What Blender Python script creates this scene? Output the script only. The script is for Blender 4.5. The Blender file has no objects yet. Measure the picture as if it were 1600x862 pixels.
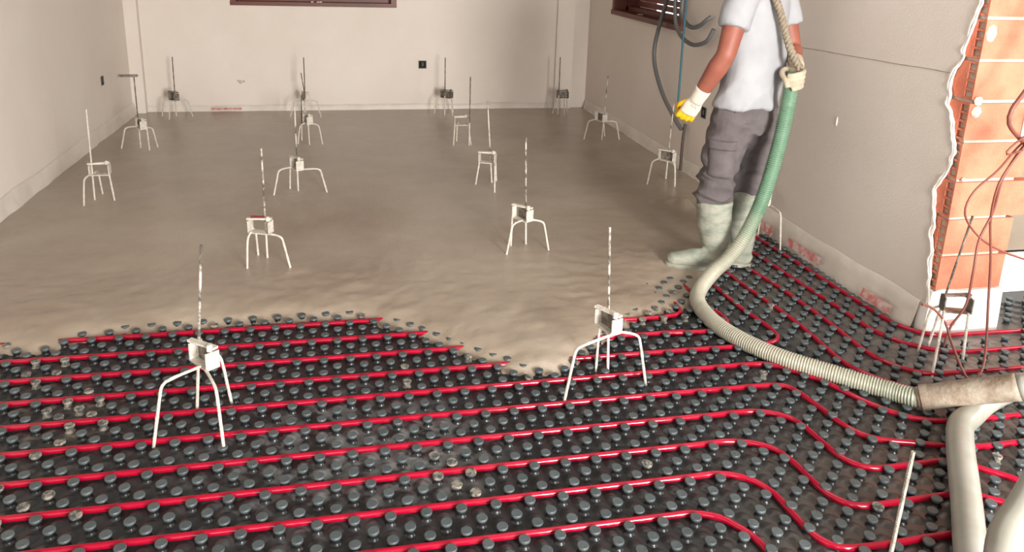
import bpy, bmesh, math, random
from mathutils import Vector, Matrix, noise
random.seed(7)
scene = bpy.context.scene
COL = scene.collection

# ---------------------------------------------------------------- camera
CAM_POS = Vector((0.0, 0.0, 1.559))
CR = Vector((0.978054, -0.205969, 0.031406))
CD = Vector((-0.025979, -0.270121, -0.962476))
CF = Vector((0.206723, 0.940538, -0.269544))
F_PX, CX, CY = 1218.5, 800.0, 262.0
cam_data = bpy.data.cameras.new('camera')
cam = bpy.data.objects.new('camera', cam_data)
COL.objects.link(cam)
m = Matrix.Identity(4)
for i in range(3):
    m[i][0] = CR[i]; m[i][1] = -CD[i]; m[i][2] = -CF[i]; m[i][3] = CAM_POS[i]
cam.matrix_world = m
cam_data.sensor_width = 36.0
cam_data.lens = 36.0 * F_PX / 1600.0
cam_data.shift_y = -(431.0 - CY) / 1600.0
cam_data.clip_start = 0.05
scene.camera = cam

def project(v):
    d = Vector(v) - CAM_POS
    z = d.dot(CF)
    if z < 0.1:
        return None
    return (CX + F_PX * d.dot(CR) / z, CY + F_PX * d.dot(CD) / z, z)

# ---------------------------------------------------------------- world, lights, exposure
world = bpy.data.worlds.new('world')
scene.world = world
world.use_nodes = True
bg = world.node_tree.nodes['Background']
bg.inputs['Color'].default_value = (0.93, 0.97, 1.0, 1)
bg.inputs['Strength'].default_value = 2.6
vs = scene.view_settings
vs.view_transform = 'Standard'
vs.look = 'None'
vs.exposure = 0.42
vs.gamma = 1.0
vs.use_curve_mapping = False

def area(name, loc, target, sx, sy, power, color):
    l = bpy.data.lights.new(name, 'AREA')
    l.shape = 'RECTANGLE'
    l.size = sx; l.size_y = sy
    l.energy = power; l.color = color
    o = bpy.data.objects.new(name, l)
    COL.objects.link(o)
    o.location = loc
    o.rotation_euler = (Vector(target) - Vector(loc)).to_track_quat('-Z', 'Y').to_euler()
    return o
# daylight entering through the balcony door behind the camera, and an added unseen fill light on its left
area('daylight_balcony_door', (2.12, -2.15, 1.35), (1.7, 5.0, 0.9), 1.3, 1.9, 440, (1.0, 0.955, 0.89))
area('side_fill', (-0.6, -2.15, 1.35), (-0.6, 5.0, 0.8), 1.4, 1.8, 10, (1.0, 0.965, 0.91))
# daylight through the window of the side passage, right of the brick pier
area('daylight_passage_window', (4.95, 1.55, 1.35), (2.4, 2.0, 0.7), 1.6, 1.6, 36, (1.0, 0.97, 0.93))
# batten lamp on the ceiling above the pour (its housing is built with the ceiling)
area('ceiling_lamp_light', (1.55, 2.9, 2.515), (1.55, 2.9, 0.0), 1.7, 0.30, 8, (1.0, 0.955, 0.90))

# ---------------------------------------------------------------- mesh helpers
class MB:
    def __init__(s):
        s.v = []; s.f = []
    def add(s, vs_, fs_):
        o = len(s.v)
        s.v += [tuple(v) for v in vs_]
        s.f += [tuple(i + o for i in f) for f in fs_]
        return s
    def box(s, c, size, rot=None):
        h = [x / 2 for x in size]
        pts = [Vector((x, y, z)) for z in (-h[2], h[2]) for y in (-h[1], h[1]) for x in (-h[0], h[0])]
        if rot is not None:
            pts = [rot @ p for p in pts]
        c = Vector(c)
        return s.add([p + c for p in pts], [(0, 2, 3, 1), (4, 5, 7, 6), (0, 1, 5, 4), (2, 6, 7, 3), (0, 4, 6, 2), (1, 3, 7, 5)])
    def span(s, a, b):
        return s.box([(p + q) / 2 for p, q in zip(a, b)], [abs(q - p) for p, q in zip(a, b)])
    def tube(s, path, r, seg=10, cap=True, ref=None):
        P = [Vector(p) for p in path]
        n = len(P)
        T = []
        for i in range(n):
            t = P[min(i + 1, n - 1)] - P[max(i - 1, 0)]
            T.append(t.normalized() if t.length > 1e-9 else Vector((0, 0, 1)))
        if ref is None:
            a = Vector((0, 0, 1)) if abs(T[0].z) < 0.9 else Vector((1, 0, 0))
        else:
            a = Vector(ref)
        side = (a - T[0] * a.dot(T[0])).normalized()
        vs_ = []
        for i in range(n):
            if ref is not None:
                a = Vector(ref)
                side = a - T[i] * a.dot(T[i])
            else:
                side = side - T[i] * side.dot(T[i])
            side = side.normalized()
            nn = T[i].cross(side)
            rr = r[i] if isinstance(r, (list, tuple)) else r
            ra, rb = rr if isinstance(rr, (list, tuple)) else (rr, rr)
            for k in range(seg):
                an = 2 * math.pi * k / seg
                vs_.append(P[i] + side * (ra * math.cos(an)) + nn * (rb * math.sin(an)))
        fs_ = []
        for i in range(n - 1):
            for k in range(seg):
                k2 = (k + 1) % seg
                fs_.append((i * seg + k, i * seg + k2, (i + 1) * seg + k2, (i + 1) * seg + k))
        if cap:
            fs_.append(tuple(reversed(range(seg))))
            fs_.append(tuple((n - 1) * seg + k for k in range(seg)))
        return s.add(vs_, fs_)
    def lathe(s, prof, seg=12, c=(0, 0, 0)):
        vs_ = []; fs_ = []
        for (r, z) in prof:
            for k in range(seg):
                a = 2 * math.pi * k / seg
                vs_.append((c[0] + r * math.cos(a), c[1] + r * math.sin(a), c[2] + z))
        for i in range(len(prof) - 1):
            for k in range(seg):
                k2 = (k + 1) % seg
                fs_.append((i * seg + k, i * seg + k2, (i + 1) * seg + k2, (i + 1) * seg + k))
        fs_.append(tuple((len(prof) - 1) * seg + k for k in range(seg)))
        return s.add(vs_, fs_)
    def mesh(s, name, mat, smooth=True, angle=40):
        me = bpy.data.meshes.new(name)
        me.from_pydata(s.v, [], s.f)
        me.update()
        if mat is not None:
            me.materials.append(mat)
        if smooth:
            me.polygons.foreach_set('use_smooth', [True] * len(me.polygons))
            try:
                me.set_sharp_from_angle(angle=math.radians(angle))
            except Exception:
                pass
        return me
    def build(s, name, mat, parent=None, smooth=True, angle=40):
        return link(name, s.mesh(name, mat, smooth, angle), parent)

def link(name, me, parent=None):
    o = bpy.data.objects.new(name, me)
    COL.objects.link(o)
    if parent is not None:
        o.parent = parent
        if parent.type == 'EMPTY':
            o.matrix_parent_inverse = parent_matrix(parent).inverted()
    return o
def parent_matrix(p):
    return Matrix.Translation(p.location) @ p.rotation_euler.to_matrix().to_4x4()
def empty(name, loc):
    o = bpy.data.objects.new(name, None)
    o.empty_display_size = 0.05
    COL.objects.link(o)
    o.location = loc
    return o
def tag(o, label, cat, group=None, kind=None):
    o['label'] = label; o['category'] = cat
    if group: o['group'] = group
    if kind: o['kind'] = kind
    return o
def struct(o, label=None):
    o['kind'] = 'structure'
    if label: o['label'] = label
    return o

def spline(pts, step=0.02):
    """Catmull-Rom through the points, sampled about every step metres."""
    P = [Vector(p) for p in pts]
    P = [P[0] * 2 - P[1]] + P + [P[-1] * 2 - P[-2]]
    out = []
    for i in range(1, len(P) - 2):
        p0, p1, p2, p3 = P[i - 1:i + 3]
        n = max(2, int((p2 - p1).length / step))
        for k in range(n):
            t = k / n
            out.append(0.5 * ((2 * p1) + (p2 - p0) * t + (2 * p0 - 5 * p1 + 4 * p2 - p3) * t * t + (3 * p1 - p0 - 3 * p2 + p3) * t ** 3))
    out.append(P[-2].copy())
    return out

# ---------------------------------------------------------------- materials
def srgb(r, g, b):
    def c(x):
        x /= 255.0
        return x / 12.92 if x <= 0.04045 else ((x + 0.055) / 1.055) ** 2.4
    return (c(r), c(g), c(b), 1)

def material(name, col, rough=0.6, metal=0.0, col2=None, nscale=8.0, ndetail=4.0, nlo=0.35, nhi=0.65,
             bump=0.0, bscale=60.0, rough2=None, stretch=None, spec=0.5, transl=0.0):
    mt = bpy.data.materials.new(name)
    mt.use_nodes = True
    nt = mt.node_tree
    b = nt.nodes['Principled BSDF']
    b.inputs['Base Color'].default_value = col
    b.inputs['Roughness'].default_value = rough
    b.inputs['Metallic'].default_value = metal
    b.inputs['Specular IOR Level'].default_value = spec
    tc = nt.nodes.new('ShaderNodeNewGeometry')
    src = tc.outputs['Position']
    if stretch:
        mp = nt.nodes.new('ShaderNodeMapping')
        mp.inputs['Scale'].default_value = stretch
        nt.links.new(src, mp.inputs['Vector'])
        src = mp.outputs['Vector']
    if col2 is not None:
        n = nt.nodes.new('ShaderNodeTexNoise')
        n.inputs['Scale'].default_value = nscale
        n.inputs['Detail'].default_value = ndetail
        n.inputs['Roughness'].default_value = 0.6
        nt.links.new(src, n.inputs['Vector'])
        mr = nt.nodes.new('ShaderNodeMapRange')
        mr.inputs['From Min'].default_value = nlo
        mr.inputs['From Max'].default_value = nhi
        nt.links.new(n.outputs['Fac'], mr.inputs['Value'])
        mx = nt.nodes.new('ShaderNodeMix')
        mx.data_type = 'RGBA'
        mx.inputs['A'].default_value = col
        mx.inputs['B'].default_value = col2
        nt.links.new(mr.outputs['Result'], mx.inputs['Factor'])
        nt.links.new(mx.outputs['Result'], b.inputs['Base Color'])
        mt['mix'] = mx.name
        if rough2 is not None:
            m2 = nt.nodes.new('ShaderNodeMapRange')
            m2.inputs['To Min'].default_value = rough
            m2.inputs['To Max'].default_value = rough2
            nt.links.new(mr.outputs['Result'], m2.inputs['Value'])
            nt.links.new(m2.outputs['Result'], b.inputs['Roughness'])
    if bump:
        n2 = nt.nodes.new('ShaderNodeTexNoise')
        n2.inputs['Scale'].default_value = bscale
        n2.inputs['Detail'].default_value = 5
        nt.links.new(src, n2.inputs['Vector'])
        bp = nt.nodes.new('ShaderNodeBump')
        bp.inputs['Strength'].default_value = bump
        bp.inputs['Distance'].default_value = 0.01
        nt.links.new(n2.outputs['Fac'], bp.inputs['Height'])
        nt.links.new(bp.outputs['Normal'], b.inputs['Normal'])
    return mt

M = {}
M['plaster'] = material('plaster', srgb(221, 211, 202), 0.9, col2=srgb(226, 217, 209), nscale=1.6, bump=0.12, bscale=140)
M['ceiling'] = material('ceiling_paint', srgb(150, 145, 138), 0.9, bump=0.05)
M['concrete_wall'] = material('outer_wall', srgb(190, 180, 168), 0.9)
M['film'] = material('white_film', srgb(220, 212, 203), 0.45, col2=srgb(206, 198, 188), nscale=6, bump=0.25, bscale=18)
M['foam'] = material('white_foam', srgb(240, 238, 234), 0.8, bump=0.1)
M['wood'] = material('brown_wood', srgb(112, 58, 44), 0.45, col2=srgb(86, 42, 32), nscale=3, stretch=(1, 1, 14), bump=0.1, bscale=20)
M['slat'] = material('brown_slat', srgb(122, 62, 50), 0.4, col2=srgb(100, 50, 40), nscale=5)
M['cap'] = material('stud_plastic', srgb(68, 77, 80), 0.36, col2=srgb(82, 91, 94), nscale=14, bump=0.25, bscale=300)
M['cap_mortar'] = material('stud_mortar', srgb(140, 134, 124), 0.85, col2=srgb(72, 75, 76), nscale=55, nlo=0.44, nhi=0.56, bump=0.6, bscale=200)
M['pipe'] = material('red_pipe', srgb(162, 8, 43), 0.12, spec=0.55, col2=srgb(155, 7, 41), nscale=6)
M['screed'] = None
M['steel_white'] = material('splashed_steel', srgb(222, 216, 206), 0.75, col2=srgb(196, 189, 176), nscale=45, bump=0.7, bscale=160)
M['steel_dark'] = material('bare_and_shaded_steel', srgb(92, 86, 80), 0.5, 0.5, col2=srgb(150, 142, 132), nscale=40)
M['rod'] = None
M['brick'] = material('orange_brick', srgb(196, 110, 84), 0.85, col2=srgb(206, 128, 101), nscale=9, bump=0.35, bscale=90)
M['mortar'] = material('mortar', srgb(196, 186, 172), 0.95, col2=srgb(176, 166, 152), nscale=14, bump=0.6, bscale=60)
M['lip'] = material('plaster_lip', srgb(236, 232, 226), 0.9, bump=0.3)
M['conduit'] = material('grey_conduit', srgb(92, 92, 92), 0.5)
M['dark_conduit'] = material('dark_conduit', srgb(74, 64, 58), 0.6)
M['cord'] = material('teal_cord', srgb(42, 92, 104), 0.6)
M['cable'] = material('brown_cable', srgb(120, 66, 54), 0.45)
M['black'] = material('black_void', srgb(22, 20, 19), 0.9)
M['boxplastic'] = material('box_plastic', srgb(60, 66, 62), 0.6)
M['skin'] = material('skin', srgb(146, 86, 69), 0.55, col2=srgb(134, 74, 60), nscale=10)
M['shirt'] = material('white_cotton', srgb(158, 159, 163), 0.9, col2=srgb(148, 149, 154), nscale=5, bump=0.1, bscale=250)
M['trouser'] = material('grey_workwear', srgb(86, 79, 81), 0.9, col2=srgb(100, 93, 94), nscale=12, bump=0.25, bscale=350)
M['boot'] = material('dirty_green_boot', srgb(156, 156, 144), 0.7, col2=srgb(104, 119, 106), nscale=12, nlo=0.40, nhi=0.76, bump=0.2, bscale=60, stretch=(1, 1, 2.2))
M['glove'] = material('knit_glove', srgb(214, 204, 190), 0.95, bump=0.5, bscale=400)
M['glove_dirty'] = material('dirty_knit_glove', srgb(190, 176, 156), 0.95, col2=srgb(170, 156, 136), nscale=30, bump=0.5, bscale=300)
M['yellow'] = material('yellow_rubber', srgb(226, 178, 24), 0.5, col2=srgb(208, 160, 20), nscale=40)
M['rope'] = material('beige_rope', srgb(150, 138, 120), 0.95, col2=srgb(122, 110, 94), nscale=60, bump=0.5, bscale=220)
M['grey_hose'] = material('grey_hose', srgb(162, 163, 156), 0.3, col2=srgb(146, 144, 134), nscale=7)
M['coupling'] = material('muddy_coupling', srgb(122, 106, 90), 0.75, col2=srgb(152, 142, 128), nscale=16, bump=0.4, bscale=60)
M['hair'] = material('dark_hair', srgb(46, 36, 30), 0.8)
M['ink'] = material('grey_print', srgb(110, 106, 100), 0.9)
M['pocket_zip'] = material('dark_zip', srgb(40, 36, 36), 0.7)

# rod: dark bare steel with dried mortar splashes lower down
def rod_mat():
    mt = material('threaded_rod', srgb(98, 90, 82), 0.6, 0.3, col2=srgb(212, 205, 194), nscale=18, nlo=0.42, nhi=0.55, bump=0.5, bscale=300)
    return mt
M['rod'] = rod_mat()
M['rod_dark'] = material('clean_threaded_rod', srgb(92, 84, 77), 0.6, 0.3, col2=srgb(150, 140, 128), nscale=30, nlo=0.5, nhi=0.65)

M['rod_grey'] = material('mortar_grey_rod', srgb(168, 160, 148), 0.7, col2=srgb(120, 112, 103), nscale=25, bump=0.5, bscale=300)
# black panel sheet with dried mortar stains
def panel_mat():
    mt = material('panel_sheet', srgb(40, 42, 44), 0.36, col2=srgb(49, 51, 53), nscale=6, bump=0.15, bscale=40, spec=0.5)
    nt = mt.node_tree
    b = nt.nodes['Principled BSDF']
    geo = nt.nodes.new('ShaderNodeNewGeometry')
    def blotch(center, rad, noise_scale, lo, hi):
        d = nt.nodes.new('ShaderNodeVectorMath'); d.operation = 'DISTANCE'
        d.inputs[1].default_value = (center[0], center[1], 0)
        nt.links.new(geo.outputs['Position'], d.inputs[0])
        r = nt.nodes.new('ShaderNodeMapRange')
        r.inputs['From Min'].default_value = rad; r.inputs['From Max'].default_value = rad * 0.2
        nt.links.new(d.outputs['Value'], r.inputs['Value'])
        n = nt.nodes.new('ShaderNodeTexNoise')
        n.inputs['Scale'].default_value = noise_scale; n.inputs['Detail'].default_value = 6
        nt.links.new(geo.outputs['Position'], n.inputs['Vector'])
        nr = nt.nodes.new('ShaderNodeMapRange')
        nr.inputs['From Min'].default_value = lo; nr.inputs['From Max'].default_value = hi
        nt.links.new(n.outputs['Fac'], nr.inputs['Value'])
        mu = nt.nodes.new('ShaderNodeMath'); mu.operation = 'MULTIPLY'
        nt.links.new(r.outputs['Result'], mu.inputs[0]); nt.links.new(nr.outputs['Result'], mu.inputs[1])
        return mu.outputs['Value']
    base = nt.nodes[mt['mix']].outputs['Result']
    lst = [((-0.1, 2.22), 0.5, 13, 0.47, 0.58, srgb(124, 129, 132)), ((0.2, 2.17), 0.34, 15, 0.45, 0.56, srgb(134, 138, 140)),
           ((-0.58, 2.92), 0.12, 18, 0.35, 0.6, srgb(150, 145, 136)), ((-0.9, 2.5), 0.35, 22, 0.5, 0.7, srgb(120, 114, 104)),
           ((1.75, 1.55), 0.9, 3, 0.15, 0.6, srgb(84, 77, 72)), ((2.5, 2.45), 0.75, 5, 0.2, 0.55, srgb(138, 132, 126)),
           ((2.25, 3.2), 0.8, 5, 0.25, 0.6, srgb(104, 100, 95))]
    for c, rad, ns, lo, hi, col in lst:
        fac = blotch(c, rad, ns, lo, hi)
        mx = nt.nodes.new('ShaderNodeMix'); mx.data_type = 'RGBA'
        nt.links.new(fac, mx.inputs['Factor'])
        nt.links.new(base, mx.inputs['A'])
        mx.inputs['B'].default_value = col
        base = mx.outputs['Result']
    nt.links.new(base, b.inputs['Base Color'])
    return mt
M['panel'] = panel_mat()

def screed_mat():
    mt = material('wet_screed', srgb(168, 156, 141), 0.24, col2=srgb(146, 131, 116), nscale=1.1, ndetail=4, rough2=0.14, spec=0.5)
    nt = mt.node_tree
    b = nt.nodes['Principled BSDF']
    geo = nt.nodes.new('ShaderNodeNewGeometry')
    bp_prev = None
    for sc, st, dist in ((7, 0.08, 0.02), (40, 0.10, 0.008), (85, 0.16, 0.006), (190, 0.25, 0.004)):
        mp = nt.nodes.new('ShaderNodeMapping')
        mp.inputs['Scale'].default_value = (0.6, 1.5, 1) if sc < 20 else (1, 1, 1)
        nt.links.new(geo.outputs['Position'], mp.inputs['Vector'])
        n = nt.nodes.new('ShaderNodeTexNoise')
        n.inputs['Scale'].default_value = sc; n.inputs['Detail'].default_value = 4
        nt.links.new(mp.outputs['Vector'], n.inputs['Vector'])
        bp = nt.nodes.new('ShaderNodeBump')
        bp.inputs['Strength'].default_value = st; bp.inputs['Distance'].default_value = dist
        nt.links.new(n.outputs['Fac'], bp.inputs['Height'])
        if bp_prev: nt.links.new(bp_prev.outputs['Normal'], bp.inputs['Normal'])
        bp_prev = bp
    nt.links.new(bp_prev.outputs['Normal'], b.inputs['Normal'])
    return mt
M['screed'] = screed_mat()

def hose_mat():
    """green plastic hose, its lower reach caked with grey mortar"""
    mt = material('green_hose', srgb(100, 132, 109), 0.4, col2=srgb(90, 122, 99), nscale=20)
    nt = mt.node_tree
    b = nt.nodes['Principled BSDF']
    geo = nt.nodes.new('ShaderNodeNewGeometry')
    sep = nt.nodes.new('ShaderNodeSeparateXYZ')
    nt.links.new(geo.outputs['Position'], sep.inputs[0])
    n = nt.nodes.new('ShaderNodeTexNoise'); n.inputs['Scale'].default_value = 9; n.inputs['Detail'].default_value = 5
    nt.links.new(geo.outputs['Position'], n.inputs['Vector'])
    def math_(op, a, bb):
        q = nt.nodes.new('ShaderNodeMath'); q.operation = op
        for i, s in enumerate((a, bb)):
            if isinstance(s, (int, float)): q.inputs[i].default_value = s
            else: nt.links.new(s, q.inputs[i])
        return q.outputs[0]
    zz = math_('ADD', sep.outputs['Z'], math_('MULTIPLY', n.outputs['Fac'], 0.35))
    mr = nt.nodes.new('ShaderNodeMapRange')
    mr.inputs['From Min'].default_value = 0.62; mr.inputs['From Max'].default_value = 0.36
    nt.links.new(zz, mr.inputs['Value'])
    # the stretch near the coupling (far along x) keeps some green
    mr2 = nt.nodes.new('ShaderNodeMapRange')
    mr2.inputs['From Min'].default_value = 1.7; mr2.inputs['From Max'].default_value = 1.95
    mr2.inputs['To Min'].default_value = 0.92; mr2.inputs['To Max'].default_value = 0.62
    nt.links.new(sep.outputs['X'], mr2.inputs['Value'])
    fac = math_('MULTIPLY', mr.outputs['Result'], mr2.outputs['Result'])
    mx = nt.nodes.new('ShaderNodeMix'); mx.data_type = 'RGBA'
    nt.links.new(fac, mx.inputs['Factor'])
    nt.links.new(nt.nodes[mt['mix']].outputs['Result'], mx.inputs['A'])
    mx.inputs['B'].default_value = srgb(172, 167, 152)
    nt.links.new(mx.outputs['Result'], b.inputs['Base Color'])
    return mt
M['hose'] = hose_mat()

def print_mat():
    """white film carrying a smudged red printed strip"""
    mt = material('red_print', srgb(196, 112, 110), 0.6, col2=srgb(208, 190, 182), nscale=22, nlo=0.42, nhi=0.60)
    return mt
M['red_print'] = print_mat()

# ================================================================ STRUCTURE
XL = lambda y: -1.84 - 0.03 * (7.4 - y) / 2.75
XR = lambda y: 2.44 - 0.09 * (y - 2.65) / 4.75
YB = 7.4
ZC = 2.6
SCREED_Z = 0.052

# ---- floor: the black studded heating panel
fl = MB().add([(-2.1, -2.3, 0), (5.1, -2.3, 0), (5.1, 7.6, 0), (-2.1, 7.6, 0), (-2.1, -2.3, -0.12), (5.1, -2.3, -0.12), (5.1, 7.6, -0.12), (-2.1, 7.6, -0.12)],
              [(0, 1, 2, 3), (4, 7, 6, 5), (0, 4, 5, 1), (1, 5, 6, 2), (2, 6, 7, 3), (3, 7, 4, 0)])
floor = struct(fl.build('floor', M['panel'], smooth=False), 'black studded underfloor heating panel covering the subfloor')

# ---- back wall with window opening
def slab_y(mb, y0, y1, rects):
    for (x0, x1, z0, z1) in rects:
        mb.span((x0, y0, z0), (x1, y1, z1))
wb = MB()
slab_y(wb, YB, YB + 0.25, [(-2.1, -0.96, 0, ZC), (0.47, 2.75, 0, ZC), (-0.96, 0.47, 0, 1.03), (-0.96, 0.47, 2.2, ZC)])
wall_back = struct(wb.build('wall_back', M['plaster'], smooth=False), 'white plastered back wall')
# pilaster in the left corner and pipe chase near the right corner
struct(MB().span((-1.90, 7.33, 0), (-1.735, YB, ZC)).build('trim_1', M['plaster'], smooth=False), 'narrow white pilaster in the left back corner')
struct(MB().span((2.02, 7.355, 0), (2.19, YB, ZC)).build('trim_2', M['plaster'], smooth=False), 'shallow boxed pipe chase on the back wall')
# ---- left wall
wl = MB().add([(XL(-2.3), -2.3, 0), (XL(7.6), 7.6, 0), (XL(7.6), 7.6, ZC), (XL(-2.3), -2.3, ZC), (-2.2, -2.3, 0), (-2.2, 7.6, 0), (-2.2, 7.6, ZC), (-2.2, -2.3, ZC)],
              [(0, 3, 2, 1), (4, 5, 6, 7), (0, 1, 5, 4), (1, 2, 6, 5), (2, 3, 7, 6), (3, 0, 4, 7)])
wall_left = struct(wl.build('wall_left', M['plaster'], smooth=False), 'white plastered left wall')
# ---- front wall (behind the camera) with two door openings
wf = MB()
slab_y(wf, -2.45, -2.25, [(-2.2, -1.35, 0, ZC), (0.15, 1.42, 0, ZC), (2.82, 5.2, 0, ZC), (-1.35, 0.15, 2.35, ZC), (1.42, 2.82, 2.35, ZC), (1.42, 2.82, 0, 0.12)])
struct(wf.build('wall_front', M['plaster'], smooth=False), 'plastered wall with two door openings behind the viewer')
# ---- outer wall of the passage on the right
struct(MB().span((5.0, -2.3, 0), (5.2, 0.7, ZC)).span((5.0, 2.4, 0), (5.2, 7.6, ZC)).span((5.0, 0.7, 0), (5.2, 2.4, 0.5)).span((5.0, 0.7, 2.2), (5.2, 2.4, ZC)).build('wall_passage', M['plaster'], smooth=False), 'plastered wall of the side passage')
# ---- wall seen past the brick end, set back to the right
wp = MB().span((2.78, 3.02, 0.2), (5.0, 3.2, ZC))
struct(wp.build('wall_recess', material('cement_render', srgb(138, 126, 112), 0.9, col2=srgb(128, 117, 104), nscale=3, bump=0.2, bscale=80), smooth=False), 'greyish plastered wall set back behind the brick pier')
struct(MB().span((2.76, 2.97, 0.0), (5.0, 3.02, 0.19)).build('baseboard_recess', M['foam'], smooth=False), 'white foam edge strip at the foot of the recessed wall')
# ---- ceiling
struct(MB().span((-2.2, -2.45, ZC), (5.2, 7.65, ZC + 0.2)).build('ceiling', M['ceiling'], smooth=False), 'white ceiling')
lamp = MB().span((0.65, 2.70, 2.56), (2.45, 3.10, ZC)).span((0.62, 2.68, 2.525), (0.68, 3.12, 2.56)).span((2.42, 2.68, 2.525), (2.48, 3.12, 2.56)).span((0.68, 2.68, 2.525), (2.42, 2.71, 2.56)).span((0.68, 3.09, 2.525), (2.42, 3.12, 2.56))
tag(lamp.build('ceiling_lamp', M['lip'], smooth=False), 'long white batten lamp fixed to the ceiling above the pour', 'lamp')

# ---- right wall: plaster skin with ragged near edge, window opening, masonry core
PL = 0.022   # plaster thickness
rag = []
zr = 0.0
rr = random.Random(3)
ragpts = [(0.0, 2.665), (0.15, 2.66), (0.28, 2.672), (0.40, 2.69), (0.49, 2.70), (0.56, 2.715), (0.63, 2.72), (0.70, 2.69), (0.76, 2.664), (0.85, 2.668), (0.93, 2.70), (1.0, 2.745), (1.08, 2.75), (1.16, 2.72), (1.26, 2.70), (1.36, 2.675), (1.5, 2.66), (1.7, 2.68), (1.9, 2.70), (2.1, 2.67), (2.35, 2.69), (ZC, 2.67)]
def rag_y(z):
    for (z0, y0), (z1, y1) in zip(ragpts, ragpts[1:]):
        if z0 <= z <= z1:
            t = (z - z0) / (z1 - z0)
            return y0 + (y1 - y0) * t + 0.016 * noise.noise(Vector((z * 11, 3.3, 0))) + 0.009 * noise.noise(Vector((z * 37, 1.3, 0)))
    return 2.67
wr = MB()
N = 120
fr = []; bk = []
for i in range(N + 1):
    z = ZC * i / N
    y = rag_y(z)
    fr.append((XR(y), y, z)); bk.append((XR(y) + PL, y + 0.006, z))
mid = 4.4
fr2 = [(XR(mid), mid, ZC * i / N) for i in range(N + 1)]
vs_ = fr + bk + fr2
fs_ = []
n1 = N + 1
for i in range(N):
    fs_.append((i, i + 1, 2 * n1 + i + 1, 2 * n1 + i))
    fs_.append((n1 + i, n1 + i + 1, i + 1, i))
wr.add(vs_, fs_)
WY0, WY1, WZ0, WZ1 = 5.30, 6.76, 1.05, 2.2
def quadx(y0, y1, z0, z1):
    wr.add([(XR(y0), y0, z0), (XR(y0), y0, z1), (XR(y1), y1, z1), (XR(y1), y1, z0)], [(0, 1, 2, 3)])
quadx(mid, WY0, 0, ZC); quadx(WY1, 7.42, 0, ZC); quadx(WY0, WY1, 0, WZ0); quadx(WY0, WY1, WZ1, ZC)
for (y0, y1, z0, z1) in ((2.76, WY0, 0, ZC), (WY1, 7.6, 0, ZC), (WY0, WY1, 0, WZ0), (WY0, WY1, WZ1, ZC)):
    a, b_ = XR(y0) + PL, XR(y1) + PL
    wr.add([(a, y0, z0), (b_, y1, z0), (b_, y1, z1), (a, y0, z1), (2.78, y0, z0), (2.78, y1, z0), (2.78, y1, z1), (2.78, y0, z1)],
           [(0, 3, 2, 1), (4, 5, 6, 7), (0, 1, 5, 4), (1, 2, 6, 5), (2, 3, 7, 6), (3, 0, 4, 7)])
wall_right = struct(wr.build('wall_right', M['plaster'], smooth=False), 'long plastered right wall with ragged broken near edge')
# white torn plaster lip along the broken edge
lip = MB()
for off, w in ((0.0, 0.007), (-0.010, 0.0045)):
    pth = []; rad = []
    for i in range(220):
        z = 0.12 + i * (2.4 / 219)
        y = rag_y(z) + off + 0.010 * noise.noise(Vector((z * 14, off * 300, 4)))
        pth.append((XR(y) - 0.001 + 0.010 * abs(noise.noise(Vector((z * 13, off * 90, 7)))), y, z))
        rad.append(w * (0.6 + 0.7 * abs(noise.noise(Vector((z * 22, off * 50, 1.3))))))
    lip.tube(pth, rad, 6)
lip.build('plaster_lip', M['lip'], wall_right)
# horizontal scratch line and chips in the plaster
scr = MB()
prev = [(XR(y) - 0.0012, y, 1.10 + 0.028 * (3.75 - y) / 1.05 + 0.004 * noise.noise(Vector((y * 4, 0, 0)))) for y in [2.72 + 0.02 * k for k in range(56)]]
scr.tube(prev, [0.0012 + 0.0012 * max(0, noise.noise(Vector((k * 0.3, 2, 0)))) for k in range(56)], 5)
scr.build('scratch', material('scratch_grey', srgb(150, 141, 130), 0.9), wall_right)
chip = MB().lathe([(0.001, -0.03), (0.006, -0.02), (0.008, 0.0), (0.005, 0.02), (0.001, 0.03)], 8, (XR(3.43) + 0.003, 3.43, 0.775))
chip.build('plaster_chip', M['lip'], wall_right)

# ---- brick pier at the end of the right wall
pier = empty('wall_pier', (2.62, 2.70, 0)); struct(pier, 'orange hollow brick end of the right wall')
BX0, BX1, BY0, BY1 = 2.462, 2.785, 2.64, 2.755
ch = 0.166
core = MB()
core.span((BX0 + 0.012, BY0 + 0.012, 0.12), (BX1 - 0.03, BY1, ZC))
core.build('mortar_bed', M['mortar'], pier, smooth=False)
def brick_mesh(L):
    mb = MB()
    H = ch - 0.014; D = BY1 - BY0; t = 0.009
    mb.span((0, 0, 0), (L, t, H)); mb.span((0, D * 0.40, 0), (L, D, H))
    nz = 4
    for k in range(nz + 1):
        z = k * (H - t) / nz
        mb.span((0.0008, t, z), (L, D * 0.40, z + t))
    mb.span((0.18, t, t), (L - 0.05, D * 0.4, H - t))
    return mb.mesh('brick', M['brick'], smooth=False)
bm_a, bm_b = brick_mesh(BX1 - BX0), brick_mesh(BX1 - BX0 + 0.05)
for k in range(14):
    z = 0.203 + k * ch
    if z + ch > ZC + 0.05: break
    o = link('brick', bm_b if k in (2, 5, 8) else bm_a, pier)
    dx = [0, 0.004, -0.003, 0.002, -0.004, 0.003][k % 6]
    o.matrix_basis = Matrix.Translation((BX0 + dx, BY0 + [0, 0.003, -0.002, 0.004][k % 4], z))
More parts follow.
